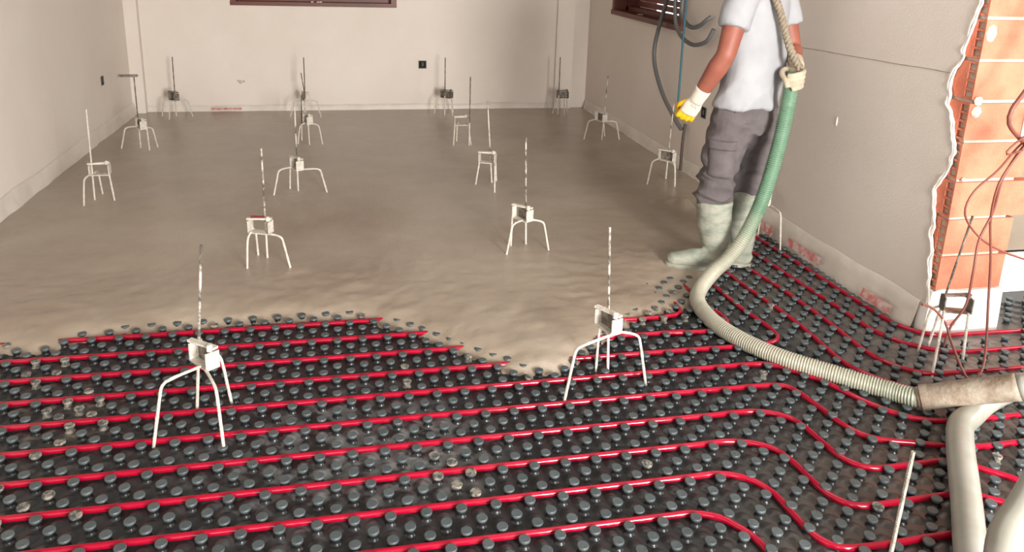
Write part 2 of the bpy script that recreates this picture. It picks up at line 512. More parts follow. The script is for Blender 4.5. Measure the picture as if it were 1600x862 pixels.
for (z, w, h) in ((1.30, 0.05, 0.07), (1.03, 0.045, 0.04), (0.985, 0.05, 0.05), (0.70, 0.02, 0.02)):
    lm = MB().lathe([(0.001, -0.5), (0.6, -0.4), (1.0, 0.0), (0.65, 0.4), (0.001, 0.5)], 10)
    lm.v = [(BX0 + 0.03 + x * w * 0.5, BY0 - 0.002 + y * 0.008, z + zz * h) for x, y, zz in lm.v]
    lm.build('mortar_lump', M['mortar'], pier)
MB().box((2.75, BY0 - 0.001, 0.93), (0.05, 0.012, 0.10)).build('mortar_patch', M['mortar'], pier, smooth=False)
# white foam base wrapping the foot of the pier
base = MB()
pts = []
for i in range(25):
    t = i / 24
    if t < 0.3: x, y = 2.445, 2.69 - (2.69 - 2.634) * t / 0.3
    elif t < 0.85: x, y = 2.445 + (2.815 - 2.445) * (t - 0.3) / 0.55, 2.634
    else: x, y = 2.815, 2.634 + 0.335 * (t - 0.85) / 0.15
    pts.append((x, y))
vsb = []; fsb = []
for i, (x, y) in enumerate(pts):
    ztop = 0.20 + 0.012 * noise.noise(Vector((x * 9, y * 9, 0)))
    out = 0.010 + 0.012 * noise.noise(Vector((x * 7, y * 7, 3)))
    nx, ny = (-1, 0) if i < 8 else ((0, -1) if i < 21 else (1, 0))
    vsb += [(x + nx * out * 1.2, y + ny * out * 1.2, 0.0), (x + nx * out, y + ny * out, 0.06), (x, y, ztop), (x - nx * 0.045, y - ny * 0.045 + (0.03 if ny == 0 else 0), ztop - 0.002)]
for i in range(len(pts) - 1):
    for k in range(3):
        a = i * 4 + k
        fsb.append((a, a + 4, a + 5, a + 1))
base.add(vsb, fsb)
struct(base.build('baseboard_pier', M['foam']), 'white foam edge strip folded round the foot of the brick pier')

# ---- edge film strips (baseboards)
def film(name, ptf, y0, y1, n, label, top, bulge, foot, zb):
    """ptf(s, out, z): s along the wall, out = distance off the wall"""
    vs_ = []; fs_ = []
    for i in range(n + 1):
        s = y0 + (y1 - y0) * i / n
        w = noise.noise(Vector((s * 2.3, 5.1, 0))) + 0.5 * noise.noise(Vector((s * 7.1, 2.1, 0)))
        w2 = noise.noise(Vector((s * 3.7, 9.3, 0)))
        tz = top + 0.012 * w2
        rows = [(0.002, tz), (0.008, tz - 0.006), (bulge * (0.6 + 0.6 * w) * 0.6 + 0.010, tz * 0.62 + zb * 0.38),
                (bulge * (1.0 + 0.8 * w) + 0.010, tz * 0.28 + zb * 0.72), (foot * (1.0 + 0.7 * w) + 0.012, zb)]
        vs_ += [ptf(s, max(o, 0.002), z) for o, z in rows]
    for i in range(n):
        for k in range(4):
            a = i * 5 + k
            fs_.append((a, a + 5, a + 6, a + 1))
    o = MB().add(vs_, fs_).build(name, M['film'], angle=80)
    return struct(o, label)
film('baseboard_left', lambda s, o, z: (XL(s) + o, s, z), 2.5, 7.35, 120, 'crumpled white plastic edge film along the left wall', 0.15, 0.018, 0.022, 0.045)
film('baseboard_right', lambda s, o, z: (XR(s) - o, s, z), 2.68, 7.35, 140, 'white plastic edge film along the right wall', 0.14, 0.02, 0.03, 0.0)
film('baseboard_back', lambda s, o, z: (s, YB - o, z), -1.74, 2.02, 100, 'thin white edge film along the back wall', 0.105, 0.008, 0.014, 0.03)

# red printed marks on the film
def redmark(name, label, pts_, h, off):
    vs_ = []; fs_ = []
    for i, p in enumerate(pts_):
        vs_ += [(p[0] + off[0] * 1.6, p[1] + off[1], p[2] - h / 2), (p[0], p[1], p[2] + h / 2)]
    for i in range(len(pts_) - 1):
        fs_.append((2 * i, 2 * i + 2, 2 * i + 3, 2 * i + 1))
    o = MB().add(vs_, fs_).build(name, M['red_print'])
    return tag(o, label, 'printed mark', 'red printed film marks')
redmark('film_print', 'faint red print on the back wall edge film', [(-1.19 + 0.02 * i, 7.368, 0.078) for i in range(14)], 0.02, (0, 0))
redmark('film_print', 'red print on film behind the hose and right wall tripod', [(XR(3.95 - 0.02 * i) - 0.052, 3.95 - 0.02 * i, 0.055) for i in range(10)], 0.05, (-0.008, 0))
redmark('film_print', 'red print on film halfway along the bare right wall foot', [(XR(3.62 - 0.02 * i) - 0.054, 3.62 - 0.02 * i, 0.06) for i in range(16)], 0.04, (-0.008, 0))
redmark('film_print', 'red print on film just left of the brick pier foot', [(XR(2.98 - 0.02 * i) - 0.056, 2.98 - 0.02 * i, 0.05) for i in range(11)], 0.04, (-0.008, 0))
redmark('film_print', 'pink print on white foam below the brick pier', [(2.47 + 0.012 * i, 2.558, 0.09) for i in range(5)], 0.03, (0, 0))

# ---- windows
def window_back():
    w = empty('window_1', (-0.245, YB, 1.03)); struct(w, 'brown wooden window with shutter on the back wall')
    x0, x1, z0, z1 = -0.975, 0.485, 1.005, 2.2
    mb = MB().span((x0, YB - 0.012, z0), (x1, YB + 0.2, z0 + 0.035)); mb.build('window_sill', M['wood'], w, smooth=False)
    mb = MB()
    mb.span((x0, YB - 0.006, z0 + 0.035), (x0 + 0.05, YB + 0.2, z1)); mb.span((x1 - 0.05, YB - 0.006, z0 + 0.035), (x1, YB + 0.2, z1))
    mb.span((x0 + 0.05, YB + 0.1, z0 + 0.035), (x1 - 0.05, YB + 0.16, z0 + 0.10))
    mb.span((x0, YB - 0.006, z1 - 0.05), (x1, YB + 0.2, z1)); mb.build('window_frame', M['wood'], w, smooth=False)
    sm = MB().box((0, 0, 0), (x1 - x0 - 0.1, 0.014, 0.046)).mesh('slat', M['slat'], smooth=False)
    for k in range(21):
        o = link('slat', sm, w)
        o.matrix_basis = Matrix.Translation(((x0 + x1) / 2, YB + 0.17, z0 + 0.125 + k * 0.05))
    for k, dx in enumerate((-0.02, 0.03, 0.055)):
        mb = MB().box((-0.25 + dx, YB + 0.02, 1.044), (0.022, 0.02, 0.006)); mb.build('mortar_fleck', M['lip'], w, smooth=False)
def window_right():
    w = empty('window_2', (XR(6.0), 6.03, 1.05)); struct(w, 'brown wooden window with slatted shutter on the right wall')
    y0, y1, z0, z1 = 5.28, 6.78, 1.03, 2.2
    X0 = XR(6.0) - 0.03
    MB().span((X0 + 0.005, y0, z0), (X0 + 0.26, y1, z0 + 0.04)).build('window_sill', M['wood'], w, smooth=False)
    mb = MB()
    mb.span((X0 + 0.015, y1 - 0.045, z0 + 0.04), (X0 + 0.26, y1, z1)); mb.span((X0 + 0.015, y0, z0 + 0.04), (X0 + 0.26, y0 + 0.045, z1))
    mb.span((X0 + 0.13, y1 - 0.09, z0 + 0.04), (X0 + 0.20, y1 - 0.045, z1)); mb.span((X0 + 0.13, y0 + 0.045, z0 + 0.04), (X0 + 0.20, y0 + 0.09, z1))
    mb.span((X0 + 0.13, y0 + 0.045, z0 + 0.04), (X0 + 0.20, y1 - 0.045, z0 + 0.075))
    mb.span((X0 + 0.015, y0, z1 - 0.05), (X0 + 0.26, y1, z1)); mb.build('window_frame', M['wood'], w, smooth=False)
    sm = MB().box((0, 0, 0), (0.014, y1 - y0 - 0.17, 0.044)).mesh('slat', M['slat'], smooth=False)
    for k in range(21):
        o = link('slat', sm, w)
        o.matrix_basis = Matrix.Translation((X0 + 0.215, (y0 + y1) / 2, z0 + 0.105 + k * 0.051))
    MB().box((X0 + 0.06, 6.2, 1.071), (0.03, 0.05, 0.008)).build('mortar_fleck', M['mortar'], w, smooth=False)
window_back(); window_right()

# ================================================================ SCREED
EDGE = [(-2.0, 3.10), (-1.66, 3.11), (-1.477, 3.088), (-1.322, 3.029), (-1.206, 2.982), (-1.158, 3.004), (-1.105, 3.052), (-1.023, 3.087), (-0.886, 3.11), (-0.743, 3.122), (-0.596, 3.134), (-0.393, 3.139), (-0.21, 3.136), (-0.037, 3.123), (0.07, 3.089), (0.135, 3.026), (0.238, 2.97), (0.296, 2.889), (0.355, 2.831), (0.41, 2.76), (0.511, 2.674), (0.573, 2.602), (0.638, 2.559), (0.76, 2.544), (0.835, 2.585), (0.914, 2.673), (0.99, 2.741), (1.096, 2.808), (1.185, 2.895), (1.268, 2.957), (1.405, 2.995), (1.48, 3.0), (1.60, 3.09), (1.70, 3.24), (1.82, 3.36), (1.975, 3.455), (2.117, 3.57), (2.277, 3.792), (2.374, 3.895), (2.55, 4.013)]
POLY = EDGE + [(2.6, 7.6), (-2.1, 7.6)]
def seg_dist(p, a, b):
    ax, ay = a; bx, by = b
    dx, dy = bx - ax, by - ay
    t = max(0, min(1, ((p[0] - ax) * dx + (p[1] - ay) * dy) / (dx * dx + dy * dy)))
    return math.hypot(p[0] - ax - t * dx, p[1] - ay - t * dy)
def inside(p):
    c = False
    j = len(POLY) - 1
    for i in range(len(POLY)):
        xi, yi = POLY[i]; xj, yj = POLY[j]
        if (yi > p[1]) != (yj > p[1]) and p[0] < (xj - xi) * (p[1] - yi) / (yj - yi) + xi:
            c = not c
        j = i
    return c
def sdist(x, y):
    if y > 4.9: return 1.0
    if y < 2.3: return -1.0
    d = min(seg_dist((x, y), EDGE[i], EDGE[i + 1]) for i in range(len(EDGE) - 1))
    return d if inside((x, y)) else -d
def screed_h(x, y, d=None):
    if d is None: d = sdist(x, y)
    d += 0.018 * noise.noise(Vector((x * 14, y * 14, 0))) + 0.01 * noise.noise(Vector((x * 33, y * 33, 4)))
    if d < 0: return max(-0.02, d * 0.6)
    # trodden pour beside the boot stays thin
    thin = math.exp(-(((x - 1.5) / 0.22) ** 2 + ((y - 3.2) / 0.2) ** 2))
    top = SCREED_Z * (1 - 0.62 * thin)
    h = top * (1 - math.exp(-d / 0.07))
    amp = 0.0055 * math.exp(-((d - 0.3) / 0.35) ** 2) + 0.0008
    h += amp * (noise.noise(Vector((x * 9, y * 14, 7))) + 0.6 * noise.noise(Vector((x * 26, y * 30, 2))))
    # fresh clods behind the boots
    for cx, cy, r, hh in ((2.02, 4.25, 0.085, 0.085), (2.10, 4.12, 0.07, 0.05), (1.93, 4.33, 0.07, 0.03), (2.14, 3.95, 0.13, 0.06), (2.05, 3.85, 0.10, 0.03)):
        q = ((x - cx) ** 2 + (y - cy) ** 2) / (r * r)
        h += hh * math.exp(-q * 1.6) * (1 + 0.4 * noise.noise(Vector((x * 20, y * 20, 1))))
    return h
sv = []; sf = []
ys = []
y = 2.42
while y < 7.39:
    ys.append(y)
    y += 0.016 if y < 3.7 else (0.03 if y < 4.6 else 0.06)
ys.append(7.392)
xs = [-1.90 + 0.018 * k for k in range(int(4.42 / 0.018))]
hgt = {}
for j, y in enumerate(ys):
    for i, x in enumerate(xs):
        xx = min(max(x, XL(y) + 0.001), XR(y) - 0.001)
        sv.append((xx, y, screed_h(x, y)))
W = len(xs)
for j in range(len(ys) - 1):
    for i in range(W - 1):
        q = (j * W + i, j * W + i + 1, (j + 1) * W + i + 1, (j + 1) * W + i)
        if max(sv[k][2] for k in q) > -0.012:
            sf.append(q)
screed = MB().add(sv, sf).build('wet_screed', M['screed'], angle=180)
tag(screed, 'freshly poured wet grey screed covering the back of the room', 'screed', kind='stuff')

# ================================================================ STUDS
LX, LY = 0.2438, 2.0085
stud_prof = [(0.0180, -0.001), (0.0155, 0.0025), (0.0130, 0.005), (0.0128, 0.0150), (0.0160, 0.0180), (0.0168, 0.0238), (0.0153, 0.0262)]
def shade_stem(me, prof, seg):
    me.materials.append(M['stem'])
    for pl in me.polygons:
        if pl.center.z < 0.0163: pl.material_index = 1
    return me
M['stem'] = material('shaded_stud_stem', srgb(34, 36, 38), 0.3)  # shade under the cap put into a darker stem colour
stud_mesh = shade_stem(MB().lathe(stud_prof, 12).mesh('stud', M['cap'], angle=50), stud_prof, 12)
stud_mesh_m = shade_stem(MB().lathe([(r * (1.06 if z > 0.015 else 1), z * (1.04 if z > 0.015 else 1)) for r, z in stud_prof], 12).mesh('stud', M['cap_mortar'], angle=50), stud_prof, 12)
MORTAR_SPOTS = [(0.30, 2.0, 0.10), (-0.93, 2.10, 0.11), (-0.88, 2.55, 0.13), (-1.08, 2.86, 0.12), (0.18, 2.62, 0.07), (-0.95, 2.33, 0.08), (0.26, 2.22, 0.05), (1.38, 2.93, 0.10), (1.75, 2.10, 0.04)]
cands = []
for j in range(-50, 26):
    y = (LY - j * 0.05 + (0.0075 if j % 3 == 2 else 0.0))
    for i in range(-26, 48):
        x = (LX + (i + (0.5 if j % 2 else 0.0)) * 0.1)
        if x > XR(max(y, 2.65)) - 0.05 and y > 2.52: 
            if not (x > 2.86 and y < 2.9): continue
        if x < XL(y) + 0.06 or y > 4.4: continue
        pr = project((x, y, 0.02))
        if pr is None or not (-320 < pr[0] < 2500 and 250 < pr[1] < 1150): continue
        h = screed_h(x, y) if y > 2.4 else -1
        if h > 0.030: continue
        cands.append((pr[2], x, y, pr))
cands.sort()
vis = [c for c in cands if -8 < c[3][0] < 1608 and c[3][1] < 870]
own = set(id(c) for c in vis[:300])
def is_mortar(x, y):
    for cx, cy, r in MORTAR_SPOTS:
        if math.hypot(x - cx, y - cy) < r and random.random() < 0.65: return True
    if y > 2.4:
        if -0.05 < sdist(x, y) and random.random() < 0.10: return True
    return random.random() < 0.004
rest = MB(); rest_m = MB()
p2 = [(0.0175, -0.001), (0.0130, 0.005), (0.0128, 0.0150), (0.0160, 0.0180), (0.0168, 0.0240), (0.0153, 0.0262)]
for c in cands:
    x, y = c[1], c[2]
    mm = is_mortar(x, y)
    if id(c) in own:
        o = link('stud', stud_mesh_m if mm else stud_mesh, floor)
        o.matrix_world = Matrix.Translation((x, y, 0)) @ Matrix.Rotation(random.random(), 4, 'Z')
    else:
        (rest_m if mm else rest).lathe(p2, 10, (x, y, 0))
o = rest.build('stud_field', M['cap'], floor, angle=50); o['kind'] = 'stuff'; shade_stem(o.data, p2, 10)
if rest_m.v:
    o = rest_m.build('mortared_stud_field', M['cap_mortar'], floor, angle=50); o['kind'] = 'stuff'
# low bumps of the sheet between the studs
bumps = MB()
for c in cands:
    for dx in (0.05,):
        x, y = c[1] + dx, c[2]
        bumps.lathe([(0.027, -0.0005), (0.022, 0.0008), (0.016, 0.0035), (0.010, 0.0058), (0.004, 0.0068)], 10, (x, y, 0))
o = bumps.build('low_bumps', M['panel'], floor, angle=180); o['kind'] = 'stuff'

# ================================================================ HEATING PIPES
PZ = 0.013
def straight(k, x0): return (x0, 2.043 + 0.15 * k)
TAILS = {
    'V': [(1.129, 2.798), (1.306, 2.794), (1.486, 2.785), (1.575, 2.810), (1.618, 2.855), (1.622, 2.912), (1.601, 2.994), (1.589, 3.077), (1.585, 3.25)],
    'W': [(1.028, 2.645), (1.533, 2.640), (1.669, 2.644), (1.73, 2.657), (1.764, 2.686), (1.776, 2.742), (1.762, 2.867), (1.745, 2.974), (1.735, 3.225), (1.735, 3.5)],
    'X': [(0.976, 2.5), (1.289, 2.499), (1.55, 2.497), (1.632, 2.470), (1.735, 2.363), (1.769, 2.307), (1.811, 2.211), (1.862, 2.128), (1.939, 2.059), (2.062, 2.022), (2.189, 2.019), (2.357, 2.02), (3.2, 2.03), (4.8, 2.03)],
    'Y': [(0.924, 2.348), (1.323, 2.347), (1.555, 2.340), (1.607, 2.296), (1.632, 2.189), (1.644, 2.11), (1.659, 2.051), (1.684, 2.005), (1.727, 1.970), (1.834, 1.933), (1.945, 1.895), (2.04, 1.880), (2.221, 1.88), (3.2, 1.88), (4.8, 1.88)],
    'Z': [(0.869, 2.195), (1.198, 2.194), (1.375, 2.194), (1.471, 2.154), (1.508, 2.095), (1.522, 1.999), (1.530, 1.934), (1.557, 1.870), (1.611, 1.838), (1.709, 1.834), (1.857, 1.834), (1.913, 1.817), (1.954, 1.777), (2.021, 1.715), (2.10, 1.60)],
    'A': [(0.816, 2.044), (1.083, 2.044), (1.225, 2.042), (1.331, 1.994), (1.367, 1.907), (1.374, 1.836), (1.381, 1.78), (1.392, 1.743), (1.418, 1.706), (1.456, 1.688), (1.523, 1.684), (1.783, 1.685), (1.864, 1.651), (1.91, 1.61), (1.97, 1.5)],
    'B': [(0.764, 1.895), (0.973, 1.895), (1.105, 1.894), (1.184, 1.856), (1.222, 1.794), (1.232, 1.73), (1.238, 1.648), (1.254, 1.586), (1.282, 1.555), (1.322, 1.541), (1.443, 1.537), (1.657, 1.537), (1.9, 1.5)],
    'C': [(0.713, 1.745), (0.868, 1.745), (0.945, 1.743), (1.015, 1.715), (1.047, 1.675), (1.073, 1.63), (1.088, 1.56), (1.095, 1.45), (1.13, 1.40), (1.2, 1.387), (1.6, 1.387)],
    'R1': [(2.27, 4.15), (2.275, 3.926), (2.287, 3.797), (2.308, 3.495), (2.324, 3.213), (2.339, 2.936), (2.354, 2.755), (2.39, 2.672), (2.435, 2.623), (2.513, 2.597), (2.653, 2.592), (2.906, 2.583), (3.4, 2.58), (4.8, 2.58)],
    'R2': [(2.13, 3.9), (2.137, 3.696), (2.154, 3.543), (2.181, 3.178), (2.203, 2.907), (2.213, 2.726), (2.238, 2.640), (2.269, 2.578), (2.319, 2.527), (2.372, 2.488), (2.469, 2.457), (2.777, 2.449), (3.4, 2.44), (4.8, 2.44)],
    'R3': [(2.0, 3.7), (2.011, 3.429), (2.02, 3.336), (2.047, 3.151), (2.064, 2.874), (2.068, 2.778), (2.067, 2.675), (2.065, 2.562), (2.075, 2.475), (2.105, 2.408), (2.147, 2.357), (2.207, 2.325), (2.343, 2.312), (2.637, 2.306), (3.3, 2.30), (4.8, 2.30)],
    'R4': [(1.865, 3.6), (1.873, 3.363), (1.893, 3.106), (1.914, 2.922), (1.922, 2.769), (1.92, 2.617), (1.916, 2.52), (1.922, 2.437), (1.947, 2.370), (1.986, 2.31), (2.036, 2.255), (2.091, 2.217), (2.232, 2.184), (2.503, 2.169), (3.2, 2.165), (4.8, 2.165)],
}
PIPES = [
    ('C', [(-1.7, 1.743)] + TAILS['C'], 'red heating pipe nearest the camera, at the bottom edge'),
    ('B', [(-1.7, 1.893)] + TAILS['B'], 'second red heating pipe counted up from the bottom edge'),
    ('A', [(-1.7, 2.043)] + TAILS['A'], 'third red heating pipe counted up from the bottom edge'),
    ('Z', [(-1.7, 2.194)] + TAILS['Z'], 'fourth red heating pipe counted up from the bottom edge'),
    ('Y', [(-1.72, 2.344)] + TAILS['Y'], 'fifth red heating pipe counted up from the bottom edge'),
    ('X', [(-1.74, 2.494)] + TAILS['X'], 'red heating pipe skirting the front tip of the poured screed tongue'),
    ('W', [(-1.75, 2.643)] + TAILS['W'], 'red heating pipe running under the screed tongue to a hairpin bend beside the hose'),
    ('V', [(-1.75, 2.793)] + TAILS['V'], 'red heating pipe ending in the tight hairpin just behind the hose bend'),
    ('U', [(-1.76, 2.943), (0.6, 2.943), (1.267, 2.937), (1.368, 2.943), (1.43, 2.958), (1.455, 2.99), (1.46, 3.06)], 'red heating pipe second from the screed edge on the left'),
    ('T', [(-1.76, 3.088), (-0.9, 3.088), (0.3, 3.09)], 'red heating pipe half buried along the screed edge on the left'),
    ('R1', TAILS['R1'], 'red heating pipe closest to the right wall and brick pier'),
    ('R2', TAILS['R2'], 'second red heating pipe out from the right wall'),
    ('R3', TAILS['R3'], 'third red heating pipe out from the right wall'),
    ('R4', TAILS['R4'], 'fourth red heating pipe from the right wall, passing behind the muddy coupling'),
]
for key, pts_, label in PIPES:
    path = spline([(x, y - 0.0065, PZ) for x, y in pts_], 0.02)
    o = MB().tube(path, 0.0102, 12).build('heating_pipe', M['pipe'])
    tag(o, label, 'pipe', 'red floor heating pipes')

# ================================================================ TRIPODS
BOXZ = 0.240
def tripod(feet, rodfoot, rodtop, center, ang, label, rodm='rod', boxlen=0.105, boxmat='steel_white', lever=1, z0=0.0, web=True):
    cx, cy = center
    root = empty('levelling_tripod', (cx, cy, 0))
    tag(root, label, 'tripod', 'screed levelling tripods')
    ax = Vector((math.cos(ang), math.sin(ang), 0)); sd = Vector((-ax.y, ax.x, 0))
    C = Vector((cx, cy, BOXZ))
    R3 = Matrix((ax, sd, Vector((0, 0, 1)))).transposed()
    hl = boxlen / 2; hw = 0.024; hh = 0.030
    if sd.y < 0: sd = -sd; ax = -ax
    R3 = Matrix((ax, sd, Vector((0, 0, 1)))).transposed()
    mb = MB()
    def bb(u, v, w, su, sv_, sw):
        mb.box(C + ax * u + sd * v + Vector((0, 0, w)), (su, sv_, sw), R3)
    bb(-hl, 0, 0, 0.005, hw * 2, hh * 2); bb(hl, 0, 0, 0.005, hw * 2, hh * 2)
    bb(0, 0, -hh, boxlen, hw * 2, 0.005)
    br = mb.build('bracket', M[boxmat], root, smooth=False)
    if web:
        MB().box(C + sd * hw * 0.3, (boxlen - 0.006, 0.004, hh * 1.9), R3).build('web_plate', M['steel_dark'], br, smooth=False)  # dark steel carries the shade inside the bracket as colour
    else:
        MB().box(C + sd * hw + Vector((0, 0, hh * 0.9)), (boxlen, 0.005, 0.008), R3).build('top_strip', M[boxmat], br, smooth=False)
    mb2 = MB()
    a_ = ang + 0.25 * lever
    R4 = Matrix((Vector((math.cos(a_), math.sin(a_), 0)), Vector((-math.sin(a_), math.cos(a_), 0)), Vector((0, 0, 1)))).transposed()
    mb2.box(C + Vector((0, 0, hh + 0.009)) - ax * 0.004, (boxlen * 1.12, 0.020, 0.008), R4)
    mb2.lathe([(0.010, -0.012), (0.010, 0.006), (0.006, 0.010)], 8, tuple(C + ax * hl * 0.75 + Vector((0, 0, hh + 0.012))))
    mb2.build('clamp_bar', M[boxmat], br, smooth=False)
    for fx, fy in feet:
        d = Vector((fx - cx, fy - cy, 0))
        # attach on the bracket edge nearest to the foot
        u = max(-hl, min(hl, d.dot(ax))); v = max(-hw, min(hw, d.dot(sd)))
        A = C + ax * u + sd * v + Vector((0, 0, -hh + 0.004))
        fp = Vector((fx, fy, -0.0 if z0 == 0 else 0.02))
        h = Vector((fx, fy, 0)) - Vector((A.x, A.y, 0))
        if h.length < 0.045:
            path = spline([A, A * 0.55 + fp * 0.45 + Vector((0, 0, 0.0)), fp], 0.012)
        else:
            hd = h.normalized()
            sh = Vector((A.x, A.y, 0)) + h - hd * min(0.035, h.length * 0.3)
            k1 = Vector((sh.x, sh.y, A.z - 0.052)); k0 = Vector((sh.x, sh.y, A.z)) - hd * 0.045 + Vector((0, 0, -0.002))
            if (k0 - A).dot(hd) < 0.004:
                path = spline([A, (A + k1) / 2 + hd * 0.006 + Vector((0, 0, 0.012)), k1, fp], 0.012)
            else:
                corner = Vector((sh.x, sh.y, A.z)) - hd * 0.012 + Vector((0, 0, -0.013))
                path = spline([A, k0, corner, k1, k1 * 0.5 + fp * 0.5, fp], 0.012)
        rad = [0.0052 + 0.0011 * noise.noise(Vector((q.x * 40, q.y * 40, q.z * 60))) for q in path]
        MB().tube(path, rad, 8).build('leg', M['steel_white'], root)
    rf = Vector((rodfoot[0], rodfoot[1], -0.0 if z0 == 0 else 0.02)); rt = Vector(rodtop)
    pth = [rf + (rt - rf) * (k / 24) for k in range(25)]
    rad = [0.0045 + 0.0008 * noise.noise(Vector((q.x * 30, 1, q.z * 70))) for q in pth]
    ksplit = 9
    MB().tube(pth[:ksplit + 1], [r_ * 1.15 for r_ in rad[:ksplit + 1]], 8).build('rod_foot', M['steel_white'], root)
    MB().tube(pth[ksplit:], rad[ksplit:], 8).build('rod', M[rodm], root)
    return root
A_ = math.atan2
tripod([(-0.625, 2.325), (-0.401, 2.255), (-0.416, 2.545)], (-0.525, 2.511), (-0.466, 2.498, 0.612), (-0.478, 2.462), math.radians(-52), 'large tripod with tall rod on the black panel at lower left')
tripod([(0.732, 2.349), (1.075, 2.428), (0.919, 2.555)], (0.961, 2.535), (0.932, 2.545, 0.594), (0.935, 2.50), math.radians(-72), 'tripod standing at the tip of the screed tongue beside red pipes')
tripod([(2.305, 2.501), (2.409, 2.374), (2.215, 2.31)], (2.37, 2.524), (2.447, 2.507, 0.589), (2.388, 2.44), A_(-0.03, 0.09), 'tripod in front of the brick pier among the brown cables', boxmat='steel_dark', rodm='rod_dark', web=False)
tripod([(0.782, 3.644), (1.026, 3.683), (0.834, 3.763)], (0.921, 3.78), (0.9, 3.785, 0.633), (0.885, 3.735), math.radians(-58), 'tripod in mid screed directly left of the worker', z0=1)
tripod([(-0.481, 3.637), (-0.273, 3.617), (-0.444, 3.804)], (-0.398, 3.764), (-0.398, 3.764, 0.608), (-0.415, 3.70), A_(-0.04, 0.10), 'tripod with a red lever edge on the bracket, left centre of the screed', z0=1, rodm='rod', web=False)
tripod([(-0.454, 4.784), (-0.12, 4.814), (-0.36, 4.922)], (-0.305, 4.861), (-0.305, 4.861, 0.613), (-0.305, 4.82), math.radians(-66), 'wide legged tripod right behind the red lever tripod', z0=1)
tripod([(-1.498, 4.692), (-1.351, 4.783), (-1.457, 4.933)], (-1.469, 4.808), (-1.455, 4.80, 0.60), (-1.42, 4.80), 0.0, 'white tripod nearest to the left wall', z0=1, rodm='steel_white', web=False)
t8 = tripod([(-1.635, 6.052), (-1.416, 5.976), (-1.374, 6.068)], (-1.496, 6.059), (-1.495, 6.059, 0.585), (-1.47, 6.03), math.radians(-62), 'tripod by left wall whose rod carries a flat plate on top', z0=1, rodm='rod_dark')
MB().box((-1.535, 6.055, 0.592), (0.13, 0.035, 0.014)).build('top_plate', M['steel_dark'], t8, smooth=False)
tripod([(-1.582, 7.20), (-1.31, 7.166), (-1.492, 7.045)], (-1.459, 7.19), (-1.452, 7.19, 0.574), (-1.455, 7.13), math.radians(-55), 'tripod in front of the back wall left corner', z0=1, rodm='rod_dark', boxmat='steel_dark')
t10 = tripod([(-0.491, 7.08), (-0.21, 7.06), (-0.37, 7.20)], (-0.346, 6.99), (-0.345, 6.99, 0.60), (-0.345, 7.07), math.radians(-75), 'tripod with an extra short rod under the back window', z0=1, rodm='rod_dark')
MB().tube([(-0.35, 7.03, 0.27), (-0.375, 7.03, 0.46)], 0.004, 6).build('short_rod', M['rod_dark'], t10)
tripod([(-0.372, 6.085), (-0.178, 6.07), (-0.279, 6.05)], (-0.345, 6.20), (-0.335, 6.20, 0.416), (-0.29, 6.12), math.radians(-70), 'tripod half hidden behind the wide legged one, short rod', z0=1, rodm='rod_dark')
tripod([(0.808, 7.155), (0.977, 7.08), (1.0, 7.22)], (0.902, 7.10), (0.903, 7.10, 0.588), (0.925, 7.14), math.radians(-35), 'tripod by the back wall just right of the wall socket box', z0=1, rodm='rod_dark', boxmat='steel_dark')
tripod([(0.822, 5.925), (0.974, 5.945), (0.87, 6.08)], (0.95, 5.93), (0.951, 5.93, 0.60), (0.89, 5.98), 0.0, 'blurred pale tripod second in the row behind the centre ones', z0=1, rodm='rod_dark', web=False)
tripod([(0.825, 4.882), (0.922, 4.688), (0.984, 4.95)], (0.947, 4.913), (0.905, 4.922, 0.603), (0.90, 4.85), math.radians(-25), 'small tripod behind and left of the mid screed one', z0=1, web=False)
tripod([(1.94, 7.12), (2.10, 7.15), (2.03, 7.0)], (1.984, 7.06), (1.981, 7.06, 0.60), (2.03, 7.09), 0.0, 'tripod by the back wall in the right corner', z0=1, rodm='rod_dark', boxmat='steel_dark')
tripod([(1.928, 6.052), (2.245, 6.028), (2.16, 6.17)], (2.079, 6.018), (2.097, 6.014, 0.594), (2.075, 6.06), math.radians(-72), 'tripod against the right wall below the shuttered window', z0=1)
tripod([(1.984, 4.76), (2.159, 4.683), (2.235, 4.854)], (2.173, 4.88), (2.185, 4.88, 0.583), (2.13, 4.79), math.radians(-50), 'tripod at the right wall just left of the worker knee', z0=1)
tripod([(2.325, 3.618), (2.345, 3.926), (2.31, 4.02)], (2.33, 3.873), (2.335, 3.863, 0.32), (2.318, 3.84), A_(-0.1, -0.02), 'short rod tripod partly hidden behind the green hose')
tripod([(0.95, 1.05), (1.22, 1.05), (1.05, 1.25)], (1.075, 1.146), (1.09, 1.146, 0.62), (1.07, 1.12), 1.2, 'tripod below the frame, only its rod rising at lower right', rodm='rod_grey')
tripod([(-1.535, 3.597), (-1.75, 3.62), (-1.68, 3.80)], (-1.66, 3.72), (-1.66, 3.72, 0.60), (-1.65, 3.68), 0.3, 'tripod cut off by the left frame edge, only a foot showing', z0=1)
# red plastic edge on one clamp
for o in bpy.data.objects:
    if o.get('label', '').startswith('tripod with a red lever'):
        MB().box((-0.425, 3.69, BOXZ + 0.052), (0.065, 0.012, 0.006), Matrix.Rotation(-0.15, 3, 'Z')).build('red_edge', material('dark_red', srgb(120, 40, 42), 0.6), o, smooth=False)

